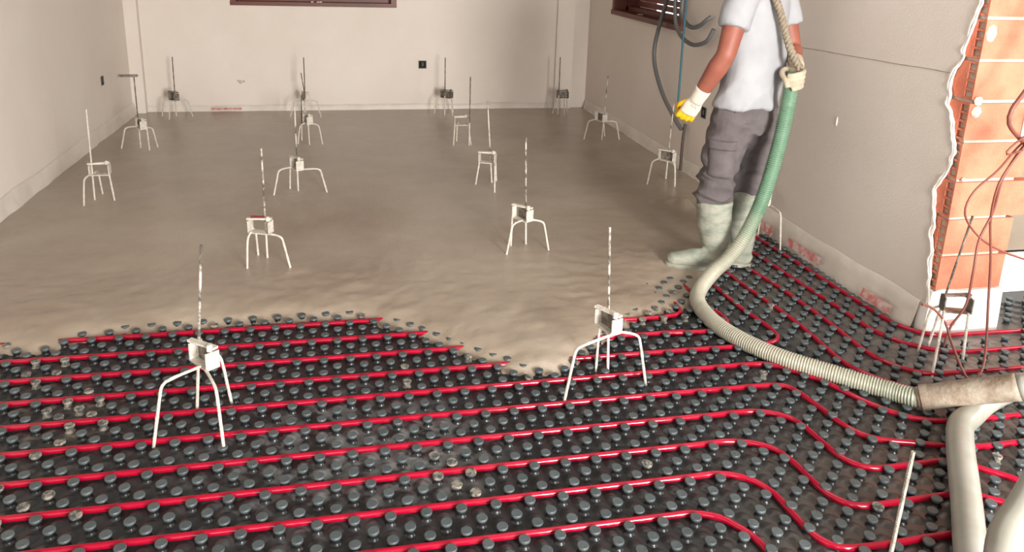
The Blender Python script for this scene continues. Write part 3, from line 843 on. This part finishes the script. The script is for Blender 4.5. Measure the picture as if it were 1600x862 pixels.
# ================================================================ HOSES
hp = [(2.01, 2.10, 0.058), (1.981, 2.121, 0.05), (1.916, 2.207, 0.04), (1.792, 2.338, 0.038), (1.659, 2.481, 0.038), (1.565, 2.655, 0.038), (1.530, 2.82, 0.038), (1.547, 3.0, 0.038), (1.615, 3.125, 0.045), (1.719, 3.208, 0.09), (1.80, 3.225, 0.15), (1.867, 3.22, 0.258), (1.928, 3.22, 0.412), (1.967, 3.22, 0.577), (1.994, 3.22, 0.748), (2.012, 3.225, 0.9), (2.023, 3.235, 1.0), (2.03, 3.245, 1.05)]
path = spline(hp, 0.0026)
rad = []; s = 0.0
for i, q in enumerate(path):
    if i: s += (path[i] - path[i - 1]).length
    rad.append(0.0335 + 0.0026 * math.cos(2 * math.pi * s / 0.0104))
hose = MB().tube(path, rad, 20).build('corrugated_hose', M['hose'], angle=180)
tag(hose, 'green corrugated hose caked with mortar, held by the worker', 'hose')
cp = spline([(1.985, 2.118, 0.05), (2.025, 2.09, 0.068), (2.062, 2.06, 0.092), (2.143, 1.994, 0.142), (2.219, 1.923, 0.192), (2.36, 1.82, 0.26), (2.6, 1.7, 0.30), (3.0, 1.55, 0.22), (3.6, 1.4, 0.08), (4.1, 1.3, 0.05), (4.85, 1.2, 0.05)], 0.012)
rad = []
for i, q in enumerate(cp):
    d = (q - cp[0]).length
    rad.append(0.039 + 0.007 * min(1, d / 0.05) + 0.0012 * noise.noise(q * 25) + (0.0 if d < 0.25 else 0.001))
coup_root = empty('hose_coupling', (2.1, 2.1, 0)); tag(coup_root, 'muddy brown hose coupling joining the green hose at right', 'hose coupling')
kk = next(i for i, q in enumerate(cp) if q.x > 2.205)
MB().tube(cp[:kk + 1], rad[:kk + 1], 18).build('sleeve', M['coupling'], coup_root, angle=180)
MB().tube(cp[kk:], [r_ * 0.97 for r_ in rad[kk:]], 18).build('hose_tail', M['grey_hose'], coup_root, angle=180)
clampb = MB(); q0 = cp[2]; clampb.tube([cp[1], cp[3]], 0.0465, 18); clampb.build('hose_clamp', M['coupling'], coup_root)
gh = spline([(2.55, 2.16, 0.045), (2.35, 2.11, 0.043), (2.22, 2.06, 0.043), (2.11, 2.0, 0.043), (2.02, 1.945, 0.045), (1.91, 1.82, 0.05), (1.829, 1.716, 0.05), (1.71, 1.564, 0.05), (1.61, 1.44, 0.05), (1.545, 1.35, 0.05), (1.46, 1.21, 0.055), (1.405, 1.12, 0.085), (1.42, 1.15, 0.15), (1.48, 1.23, 0.20), (1.538, 1.285, 0.235), (1.60, 1.315, 0.265), (1.681, 1.355, 0.31), (1.818, 1.434, 0.36), (2.1, 1.55, 0.42), (2.5, 1.72, 0.43), (3.0, 1.85, 0.30), (3.5, 1.93, 0.10), (4.0, 1.96, 0.045), (4.85, 1.96, 0.045)], 0.015)
ghose = MB().tube(gh, 0.042, 20).build('smooth_hose', M['grey_hose'], angle=180)
tag(ghose, 'thick smooth light grey hose looping at the lower right corner', 'hose')

# ================================================================ WORKER
def fuse(name, mb, voxel, mat, parent, smooth=6, disp=None):
    me = bpy.data.meshes.new(name); me.from_pydata(mb.v, [], mb.f); me.update()
    bm = bmesh.new(); bm.from_mesh(me); bmesh.ops.recalc_face_normals(bm, faces=bm.faces); bm.to_mesh(me); bm.free()
    tmp = bpy.data.objects.new(name + '_tmp', me); COL.objects.link(tmp)
    md = tmp.modifiers.new('r', 'REMESH'); md.mode = 'VOXEL'; md.voxel_size = voxel
    if smooth:
        sm = tmp.modifiers.new('s', 'SMOOTH'); sm.iterations = smooth; sm.factor = 0.5
    dg = bpy.context.evaluated_depsgraph_get()
    out = bpy.data.meshes.new_from_object(tmp.evaluated_get(dg))
    bpy.data.objects.remove(tmp); bpy.data.meshes.remove(me)
    out.name = name
    if disp:
        nrm = [v.normal.copy() for v in out.vertices]
        for v, n in zip(out.vertices, nrm):
            v.co += n * disp(v.co)
        out.update()
    out.materials.clear(); out.materials.append(mat)
    out.polygons.foreach_set('use_smooth', [True] * len(out.polygons))
    return link(name, out, parent)

person = empty('person', (1.90, 3.42, 0.03))
tag(person, 'worker in white t-shirt, grey trousers and rubber boots holding the green hose', 'person')
FW = Vector((-0.5, 0.866, 0)); LF = Vector((-0.866, -0.5, 0))
V = Vector
LS, RS = V((1.787, 3.345, 1.395)), V((2.09, 3.525, 1.395))
LE, RE = V((1.715, 3.305, 1.125)), V((2.165, 3.50, 1.135))
LW, RW = V((1.643, 3.405, 0.905)), V((2.085, 3.315, 1.075))
# body: one continuous surface (head, neck, torso, arms, legs)
b = MB()
tors = [(0.84, 1.91, 3.425, .150, .105), (0.95, 1.917, 3.425, .145, .100), (1.10, 1.925, 3.43, .148, .100), (1.25, 1.935, 3.44, .160, .105), (1.36, 1.938, 3.445, .165, .095), (1.42, 1.938, 3.45, .10, .075), (1.46, 1.938, 3.455, .056, .056), (1.53, 1.935, 3.47, .052, .054)]
b.tube([(x, y, z) for z, x, y, a, c in tors], [(a, c) for z, x, y, a, c in tors], 20, ref=LF)
hd = [(1.50, .04, .045), (1.53, .055, .068), (1.57, .066, .085), (1.62, .073, .095), (1.67, .074, .097), (1.72, .062, .082), (1.75, .035, .045)]
b.tube([V((1.932, 3.475, z)) + FW * 0.012 for z, a, c in hd], [(a, c) for z, a, c in hd], 18, ref=LF)
HC = V((1.932, 3.475, 1.62))
b.tube([HC + FW * 0.10 + V((0, 0, 0.012)), HC + FW * 0.125 + V((0, 0, -0.02)), HC + FW * 0.10 + V((0, 0, -0.026))], [0.008, 0.013, 0.009], 8)
for sgn in (1, -1):
    e0 = HC + LF * (0.074 * sgn) - FW * 0.005
    b.tube([e0 + V((0, 0, 0.03)), e0 + LF * 0.012 * sgn, e0 + V((0, 0, -0.03))], [0.010, 0.014, 0.008], 8)
b.tube([LS + V((0.03, 0.01, 0)), LS, (LS + LE) / 2, LE, LE + (LW - LE) * 0.3, LE + (LW - LE) * 0.7, LW], [.05, .058, .054, .046, .049, .040, .030], 14)
b.tube([RS + V((-0.03, -0.01, 0)), RS, (RS + RE) / 2, RE, RE + (RW - RE) * 0.3, RE + (RW - RE) * 0.7, RW], [.05, .058, .052, .045, .046, .038, .029], 14)
LH, RH = V((1.825, 3.385, 0.84)), V((1.985, 3.455, 0.84))
LK, RK = V((1.79, 3.42, 0.50)), V((1.995, 3.475, 0.51))
LA, RA = V((1.812, 3.395, 0.14)), V((1.985, 3.455, 0.12))
b.tube([LH, LH * 0.5 + LK * 0.5, LK, LK * 0.6 + LA * 0.4, LA], [.078, .060, .040, .038, .034], 14)
b.tube([RH, RH * 0.5 + RK * 0.5, RK, RK * 0.6 + RA * 0.4, RA], [.078, .060, .040, .038, .034], 14)
fuse('body', b, 0.010, M['skin'], person, 5)
# simple facial features and hair (above the frame)
hb = MB(); hh_ = [(1.60, .070, .060), (1.64, .082, .085), (1.69, .083, .098), (1.735, .068, .082), (1.765, .030, .036)]
hb.tube([V((1.932, 3.475, z)) - FW * 0.016 for z, a, c in hh_], [(a, c) for z, a, c in hh_], 18, ref=LF)
hb.build('hair', M['hair'], person)
for sgn in (1, -1):
    MB().lathe([(0.001, -0.007), (0.010, -0.004), (0.011, 0), (0.010, 0.004), (0.001, 0.007)], 8, tuple(HC + FW * 0.098 + LF * 0.03 * sgn + V((0, 0, 0.012)))).build('eye', M['black'], person)
MB().tube([HC + FW * 0.098 + LF * 0.022 + V((0, 0, -0.052)), HC + FW * 0.103 + V((0, 0, -0.053)), HC + FW * 0.098 - LF * 0.022 + V((0, 0, -0.052))], 0.005, 6).build('mouth', material('lips', srgb(140, 72, 64), 0.6), person)

# t-shirt
sh = MB()
tb = [(0.865, 1.912, 3.418, .206, .140), (0.89, 1.912, 3.418, .203, .138), (0.98, 1.918, 3.42, .192, .130), (1.10, 1.927, 3.428, .184, .126), (1.25, 1.936, 3.44, .184, .126), (1.36, 1.938, 3.448, .185, .112), (1.415, 1.938, 3.452, .125, .092), (1.445, 1.938, 3.455, .078, .074)]
sh.tube([(x, y, z) for z, x, y, a, c in tb], [(a, c) for z, x, y, a, c in tb], 28, ref=LF)
for S_, E_, k in ((LS, LE, 0.56), (RS, RE, 0.56)):
    inn = S_ + (V((1.938, 3.448, S_.z)) - S_).normalized() * 0.06 + V((0, 0, 0.0))
    sh.tube([inn, S_ + V((0, 0, 0.004)), S_ + (E_ - S_) * 0.3, S_ + (E_ - S_) * k], [.078, .075, .073, .070], 18)
def shirt_disp(c):
    g = noise.noise(V((c.x * 10 + c.z * 5, c.y * 10, c.z * 3.2)))
    fold = 0.5 - abs(noise.noise(V((c.x * 7 - c.z * 4, c.y * 7 + c.z * 3, c.z * 2.5 + 3))))
    return 0.008 * g + 0.036 * (fold - 0.25) * min(1, max(0, (1.34 - c.z) * 4)) + 0.003 * noise.noise(c * 22)
fuse('shirt', sh, 0.009, M['shirt'], person, 4, shirt_disp)

# trousers
tr = MB()
pv = [(0.915, 1.915, 3.42, .165, .112), (0.86, 1.915, 3.42, .186, .126), (0.80, 1.915, 3.42, .196, .130), (0.74, 1.912, 3.422, .176, .112)]
tr.tube([(x, y, z) for z, x, y, a, c in pv], [(a, c) for z, x, y, a, c in pv], 24, ref=LF)
tr.tube([LH + V((0.005, 0, 0.02)), V((1.818, 3.39, 0.72)), V((1.802, 3.41, 0.60)), LK + V((0, 0, 0)), V((1.790, 3.42, 0.42)), V((1.793, 3.415, 0.36))], [.105, .112, .104, .094, .090, .088], 20)
tr.tube([RH + V((0.02, 0, 0.02)), V((2.012, 3.46, 0.72)), V((2.015, 3.472, 0.60)), RK, V((1.990, 3.47, 0.44)), V((1.985, 3.468, 0.405))], [.100, .104, .096, .088, .086, .088], 20)
def tro_disp(c):
    low = max(0.0, min(1.0, (0.66 - c.z) * 4))
    f1 = noise.noise(V((c.x * 8 + c.z * 6, c.y * 8, c.z * 15)))
    f2 = 0.45 - abs(noise.noise(V((c.x * 6 - c.z * 5, c.y * 6 + c.z * 4, c.z * 8 + 3))))
    f3 = 0.4 - abs(noise.noise(V((c.x * 9 + c.z * 7, c.y * 9 - c.z * 3, c.z * 17 + 8))))
    return (0.010 + 0.016 * low) * f1 + (0.022 + 0.016 * low) * f2 + (0.010 + 0.026 * low) * f3 - 0.016
trou = fuse('trousers', tr, 0.008, M['trouser'], person, 4, tro_disp)
# cargo pocket on the near thigh with flap, and hip pocket zip
def pad(center, u, n, w, h, t, mat, name, bow=0.012):
    u = V(u).normalized(); n = V(n).normalized(); up = n.cross(u).normalized()
    if up.z < 0: up = -up
    mb = MB(); nu, nv = 9, 9
    vs2 = []; fs2 = []
    for layer in (1, 0):
        for j in range(nv):
            for i in range(nu):
                a = (i / (nu - 1) - .5); c_ = (j / (nv - 1) - .5)
                edge = 1 - max(abs(a), abs(c_)) * 2
                off = (t * (min(1, edge * 3.2) ** 0.5 if edge > 0 else 0) + 0.003 * noise.noise(V((a * 5, c_ * 5, w)))) if layer else -0.03
                vs2.append(V(center) + u * a * w + up * c_ * h + n * (off - bow * (a * 2) ** 2))
    o_ = nu * nv
    for j in range(nv - 1):
        for i in range(nu - 1):
            q = j * nu + i
            fs2.append((q, q + 1, q + nu + 1, q + nu)); fs2.append((o_ + q, o_ + q + nu, o_ + q + nu + 1, o_ + q + 1))
    rim = [i for i in range(nu)] + [j * nu + nu - 1 for j in range(1, nv)] + [nu * nv - 1 - i for i in range(1, nu)] + [(nv - 1 - j) * nu for j in range(1, nv - 1)]
    for a, c_ in zip(rim, rim[1:] + rim[:1]):
        fs2.append((a, o_ + a, o_ + c_, c_))
    return mb.add(vs2, fs2).build(name, mat, trou, angle=60)
nrm_ = V((-0.62, -0.78, 0))
uu = V((0.78, -0.62, 0))
pad(V((1.81, 3.40, 0.60)) + nrm_ * 0.098, uu, nrm_, 0.13, 0.15, 0.014, M['trouser'], 'cargo_pocket', 0.022)
pad(V((1.81, 3.40, 0.69)) + nrm_ * 0.108, uu, nrm_, 0.14, 0.045, 0.012, M['trouser'], 'pocket_flap', 0.022)
MB().box(V((1.795, 3.305, 0.865)), (0.018, 0.008, 0.04)).build('zip_pull', M['pocket_zip'], trou, smooth=False)

# boots
def boot(shaft, heel, toe, rim_r):
    mb = MB()
    mb.tube(shaft, [rim_r, rim_r * 0.97, rim_r * 0.92, rim_r * 0.80, 0.054, 0.05], 20)
    heel = V(heel); toe = V(toe); d = (toe - heel); L = d.length
    pts_ = [heel - d * 0.06, heel + d * 0.02, heel + d * 0.25, heel + d * 0.5, heel + d * 0.75, heel + d * 0.94, heel + d * 1.02]
    side = V((0, 0, 1)).cross(d).normalized()
    ra = [0.030, 0.042, 0.043, 0.045, 0.050, 0.042, 0.022]; rb = [0.028, 0.044, 0.052, 0.052, 0.040, 0.034, 0.020]
    pts_ = [p + V((0, 0, c_)) for p, c_ in zip(pts_, [0.034, 0.046, 0.054, 0.054, 0.042, 0.036, 0.030])]
    mb.tube(pts_, [(a, c_) for a, c_ in zip(ra, rb)], 18, ref=tuple(side))
    o = fuse('boot', mb, 0.007, M['boot'], person, 5, lambda c: 0.0025 * noise.noise(c * 18))
    sole = MB()
    ol = []
    for k in range(28):
        a = 2 * math.pi * k / 28
        u = math.cos(a); v = math.sin(a)
        wd = 0.047 + 0.006 * u - 0.010 * math.exp(-((u + 0.1) / 0.3) ** 2)
        ol.append(heel + d * (0.48 + 0.58 * u) + side * (wd * (abs(v) ** 0.75) * (1 if v > 0 else -1)))
    vs2 = [p + V((0, 0, 0.0)) for p in ol] + [p + V((0, 0, 0.022)) for p in ol]
    n = len(ol)
    sole.add(vs2, [(i, (i + 1) % n, n + (i + 1) % n, n + i) for i in range(n)] + [tuple(range(n - 1, -1, -1)), tuple(range(n, 2 * n))])
    sole.build('sole', M['boot'], o)
    return o
boot([V((1.793, 3.415, 0.385)), V((1.794, 3.412, 0.34)), V((1.80, 3.408, 0.26)), V((1.812, 3.395, 0.17)), V((1.815, 3.385, 0.11)), V((1.81, 3.38, 0.07))], (1.838, 3.362, 0.028), (1.585, 3.44, 0.038), 0.092)
boot([V((1.985, 3.468, 0.425)), V((1.984, 3.466, 0.37)), V((1.983, 3.46, 0.28)), V((1.985, 3.452, 0.17)), V((1.99, 3.445, 0.10)), V((1.985, 3.445, 0.06))], (2.015, 3.425, 0.012), (1.79, 3.53, 0.02), 0.086)

# gloves
def finger(mb, base, d1, d2, d3, l, r):
    d1, d2, d3 = (V(d).normalized() for d in (d1, d2, d3))
    p1 = base + d1 * l * 0.42; p2 = p1 + d2 * l * 0.33; p3 = p2 + d3 * l * 0.25
    mb.tube(spline([base - d1 * 0.012, base, p1, p2, p3], 0.006), [r] * 0 or r, 10)
    mb.tube([p3 - d3 * 0.004, p3 + d3 * r * 0.6], [r, r * 0.5], 10)
# near hand (image left): relaxed, half closed; back of the hand towards the camera
arm = (LW - LE).normalized()
hn = (V((-0.25, -0.95, 0)) - arm * arm.dot(V((-0.25, -0.95, 0)))).normalized()   # back of hand normal
hs = arm.cross(hn).normalized()
if hs.x > 0: hs = -hs      # hs points to image left (thumb side away / forward)
g = MB()
g.tube([LW - arm * 0.055, LW - arm * 0.02, LW + arm * 0.02], [.041, .039, .036], 16)
g.tube([LW + arm * 0.01, LW + arm * 0.05, LW + arm * 0.095], [(.036, .026), (.045, .025), (.044, .022)], 16, ref=tuple(hs))
g1 = fuse('glove', g, 0.005, M['glove'], person, 4)
y_ = MB()
K = LW + arm * 0.088
for k, (off, l, r) in enumerate(((0.033, 0.085, 0.0115), (0.011, 0.094, 0.012), (-0.011, 0.088, 0.0115), (-0.032, 0.072, 0.0105))):
    dn = arm
    finger(y_, K + hs * off - hn * 0.002, dn + hs * 0.06 * (1.5 - k), dn * 0.35 - hn * 1.0, -dn * 0.85 - hn * 0.35, l, r)
y_.tube([K - arm * 0.022 - hn * 0.010, K + arm * 0.006 - hn * 0.006], [(.044, .019), (.044, .020)], 14, ref=tuple(hs))
tb_ = LW + arm * 0.045 + hs * 0.036 - hn * 0.01
finger(y_, tb_, arm * 0.8 + hs * 0.45 - hn * 0.3, arm * 0.9 - hn * 0.5, arm * 0.6 - hn * 0.9 - hs * 0.3, 0.075, 0.0125)
fuse('fingers', y_, 0.0035, M['yellow'], g1, 2)
for k in range(4):
    c_ = LW + arm * (0.035 + 0.007 * (k % 2)) + hs * (0.012 - 0.008 * k) + hn * 0.0262
    MB().tube([c_ - hs * 0.003 - arm * 0.004, c_ + hs * 0.001 + arm * 0.004], 0.0012, 5).build('print', M['ink'], g1)
# far hand gripping the top of the hose
HT = V((2.023, 3.235, 1.0))
arm2 = (RW - RE).normalized()
g = MB()
g.tube([RW - arm2 * 0.06, RW - arm2 * 0.02, RW + arm2 * 0.01], [.038, .037, .037], 14)
palm = HT + V((0.030, 0.045, 0.055))
g.tube([RW, RW * 0.5 + palm * 0.5, palm], [(.036, .03), (.042, .028), (.044, .026)], 14)
g2 = fuse('glove', g, 0.005, M['glove_dirty'], person, 3)
fg = MB()
for k, dz in enumerate((0.050, 0.028, 0.006, -0.015)):
    pts_ = []
    for a in range(9):
        an = math.radians(60 - a * (26 - k * 1.2))
        pts_.append(HT + V((math.cos(an) * 0.046, math.sin(an) * 0.046, dz + 0.012 * math.cos(an))))
    fg.tube(spline(pts_, 0.008), 0.0125 - 0.0008 * k, 10)
pts_ = [palm + V((-0.01, 0, 0.005)), HT + V((-0.02, 0.042, 0.060)), HT + V((-0.046, 0.015, 0.045)), HT + V((-0.044, -0.02, 0.02)), HT + V((-0.038, -0.035, -0.012))]
fg.tube(spline(pts_, 0.008), 0.0135, 10)
fg.tube([palm + V((0, 0, 0.0)), HT + V((0.038, 0.03, 0.01)), HT + V((0.036, 0.034, -0.02))], [.03, .026, .018], 12)
fuse('fingers', fg, 0.004, M['glove_dirty'], g2, 2)

# rope over the shoulder tied to the hose top
rp = spline([(2.035, 3.20, 1.075), (2.008, 3.228, 1.13), (1.983, 3.25, 1.20), (1.952, 3.27, 1.30), (1.93, 3.305, 1.38), (1.92, 3.38, 1.445), (1.91, 3.47, 1.465), (1.90, 3.545, 1.42), (1.885, 3.585, 1.33)], 0.006)
rope = MB()
for ph in range(3):
    pth = []
    for i, q in enumerate(rp):
        t = (rp[min(i + 1, len(rp) - 1)] - rp[max(i - 1, 0)]).normalized()
        a = t.orthogonal().normalized(); c_ = t.cross(a)
        # keep a stable frame
        a = (V((1, 0.2, 0)) - t * t.dot(V((1, 0.2, 0)))).normalized(); c_ = t.cross(a)
        an = i * 0.006 / 0.055 * 2 * math.pi + ph * 2.094
        pth.append(q + a * (0.0095 * math.cos(an)) + c_ * (0.0095 * math.sin(an)))
    rope.tube(pth, 0.0098, 8)
tag(rope.build('rope', M['rope'], angle=180), 'thick twisted beige rope slung over the worker shoulder to the hose', 'rope')

# ================================================================ WALL CONDUITS, CORD, BOXES
def hang(name, pts_, r, mat, label, cat, group=None):
    o = MB().tube(spline(pts_, 0.02), r, 10).build(name, mat)
    return tag(o, label, cat, group)
X = 2.355
hang('conduit', [(X, 5.40, 2.2), (X - 0.01, 5.42, 1.7), (X - 0.03, 5.455, 1.30), (X - 0.05, 5.55, 1.0), (X - 0.06, 5.565, 0.85), (X - 0.06, 5.51, 0.72), (X - 0.05, 5.36, 0.56), (X - 0.035, 5.16, 0.43), (X - 0.015, 5.06, 0.36)], 0.0155, M['conduit'], 'longest grey conduit loop drooping to the yellow glove', 'conduit', 'grey conduits on the right wall')
hang('conduit', [(X, 5.30, 2.2), (X - 0.02, 5.32, 1.6), (X - 0.04, 5.30, 1.28), (X - 0.05, 5.24, 1.10), (X - 0.05, 5.14, 1.02), (X - 0.05, 5.02, 0.985), (X - 0.04, 4.90, 0.978), (X - 0.02, 4.78, 1.02), (X, 4.74, 1.10)], 0.0145, M['conduit'], 'grey conduit hanging in the lower of two short loops', 'conduit', 'grey conduits on the right wall')
hang('conduit', [(X, 5.17, 2.2), (X - 0.02, 5.19, 1.6), (X - 0.03, 5.20, 1.26), (X - 0.03, 5.19, 1.16), (X - 0.03, 5.10, 1.10), (X - 0.03, 4.99, 1.085), (X - 0.02, 4.90, 1.11), (X - 0.005, 4.845, 1.15), (X + 0.02, 4.835, 1.17)], 0.015, M['conduit'], 'grey conduit hanging in the upper of two short loops', 'conduit', 'grey conduits on the right wall')
hang('conduit', [(X + 0.005, 5.05, 0.40), (X - 0.002, 5.047, 0.25), (X - 0.002, 5.044, 0.06)], 0.011, M['dark_conduit'], 'dark straight conduit stub rising from floor below the yellow glove', 'conduit')
hang('plumb_cord', [(X - 0.09, 5.03, 2.45), (X - 0.09, 5.02, 1.6), (X - 0.09, 5.005, 1.25), (X - 0.09, 5.0, 0.9), (X - 0.085, 5.0, 0.56)], 0.0075, M['cord'], 'teal cord hanging straight down behind the glove', 'cord')
def wallbox(name, loc, axis, w, h, label):
    root = empty(name, loc); tag(root, label, 'socket box', 'wall socket boxes')
    def P(u, d, z):  # u along the wall, d out of the wall
        return (loc[0] + (u if axis == 'y' else d), loc[1] + (d if axis == 'y' else u), loc[2] + z)
    sgn = -1 if (axis == 'y' or loc[0] > 0) else 1
    def bx(name_, u0, u1, z0, z1, d0, d1, mat):
        a = P(u0, d0 * sgn, z0); c_ = P(u1, d1 * sgn, z1)
        MB().span(tuple(min(p, q) for p, q in zip(a, c_)), tuple(max(p, q) for p, q in zip(a, c_))).build(name_, mat, root, smooth=False)
    t = 0.008
    bx('recess_shade', -w / 2 + t, w / 2 - t, -h / 2 + t, h / 2 - t, -0.002, 0.002, M['black'])  # flat black sheet, painted darkness for the inside of the box
    for a, c_, e, f in ((-w / 2, w / 2, h / 2 - t, h / 2), (-w / 2, w / 2, -h / 2, -h / 2 + t), (-w / 2, -w / 2 + t, -h / 2 + t, h / 2 - t), (w / 2 - t, w / 2, -h / 2 + t, h / 2 - t)):
        bx('rim', a, c_, e, f, -0.002, 0.006, M['boxplastic'])
    bx('wire_tail', -0.008, 0.012, -0.015, 0.02, 0.002, 0.009, M['boxplastic'])
wallbox('socket_box', (0.724, YB, 0.48), 'y', 0.075, 0.075, 'small dark square socket box on the white back wall')
wallbox('socket_box', (XL(6.55), 6.55, 0.475), 'x', 0.055, 0.07, 'small dark socket box on the left wall')
wallbox('socket_box', (XR(4.85), 4.85, 0.525), 'x', 0.07, 0.075, 'dark socket box on the right wall beside the yellow glove')
# faint dab marks on plaster
for (x, z, s_) in ((-0.93, 0.32, 0.018), (-0.95, 0.33, 0.01), (-0.90, 0.325, 0.012)):
    MB().lathe([(s_, 0.0), (s_ * 0.7, 0.003), (0.001, 0.004)], 9).build('dab', M['mortar'], wall_back).matrix_world = Matrix.Translation((x, YB, z)) @ Matrix.Rotation(math.pi / 2, 4, 'X')

# ================================================================ BROWN CABLES AT THE PIER
YC = 2.42
G = 'brown cables hanging at the brick pier'
hang('cable', [(2.62, YC, 1.5), (2.56, YC, 1.25), (2.478, YC, 1.103), (2.440, YC, 1.04), (2.442, YC, 0.985), (2.50, YC, 0.93), (2.60, YC, 0.86)], 0.0085, M['cable'], 'thick dark brown cable bundle bending at the right frame edge', 'cable', G)
hang('cable', [(2.62, YC + 0.01, 0.95), (2.527, YC + 0.01, 0.905), (2.436, YC, 0.806), (2.345, YC, 0.72), (2.326, YC, 0.63), (2.411, YC, 0.534), (2.53, YC, 0.469), (2.70, YC, 0.41)], 0.0042, M['cable'], 'thin brown cable swinging in a wide C curve across the bricks', 'cable', G)
hang('cable', [(2.62, YC - 0.01, 1.0), (2.526, YC - 0.01, 0.913), (2.456, YC - 0.01, 0.78), (2.452, YC, 0.638), (2.414, YC, 0.52), (2.397, YC - 0.02, 0.4), (2.385, YC - 0.03, 0.261), (2.335, YC - 0.03, 0.17), (2.29, YC - 0.06, 0.10)], 0.0048, M['cable'], 'brown cable running down past the bracket left side', 'cable', G)
hang('cable', [(2.58, YC - 0.02, 0.98), (2.494, YC - 0.02, 0.935), (2.436, YC - 0.02, 0.882), (2.46, YC - 0.02, 0.872), (2.529, YC - 0.02, 0.90), (2.60, YC - 0.02, 0.94)], 0.0038, M['cable'], 'small leaf shaped loop of brown cable at the frame edge', 'cable', G)
hang('cable', [(2.53, YC - 0.02, 0.93), (2.455, YC - 0.015, 0.80), (2.436, YC - 0.01, 0.717), (2.449, YC, 0.598), (2.475, YC - 0.01, 0.449), (2.48, YC - 0.04, 0.254), (2.43, YC - 0.12, 0.10), (2.36, 2.235, 0.05), (2.305, 2.218, 0.03), (2.29, 2.25, 0.06), (2.29, 2.33, 0.14), (2.285, 2.37, 0.20), (2.235, 2.39, 0.255), (2.19, 2.40, 0.27)], 0.0048, M['cable'], 'brown cable dipping to the floor in a U beside the grey coupling', 'cable', G)
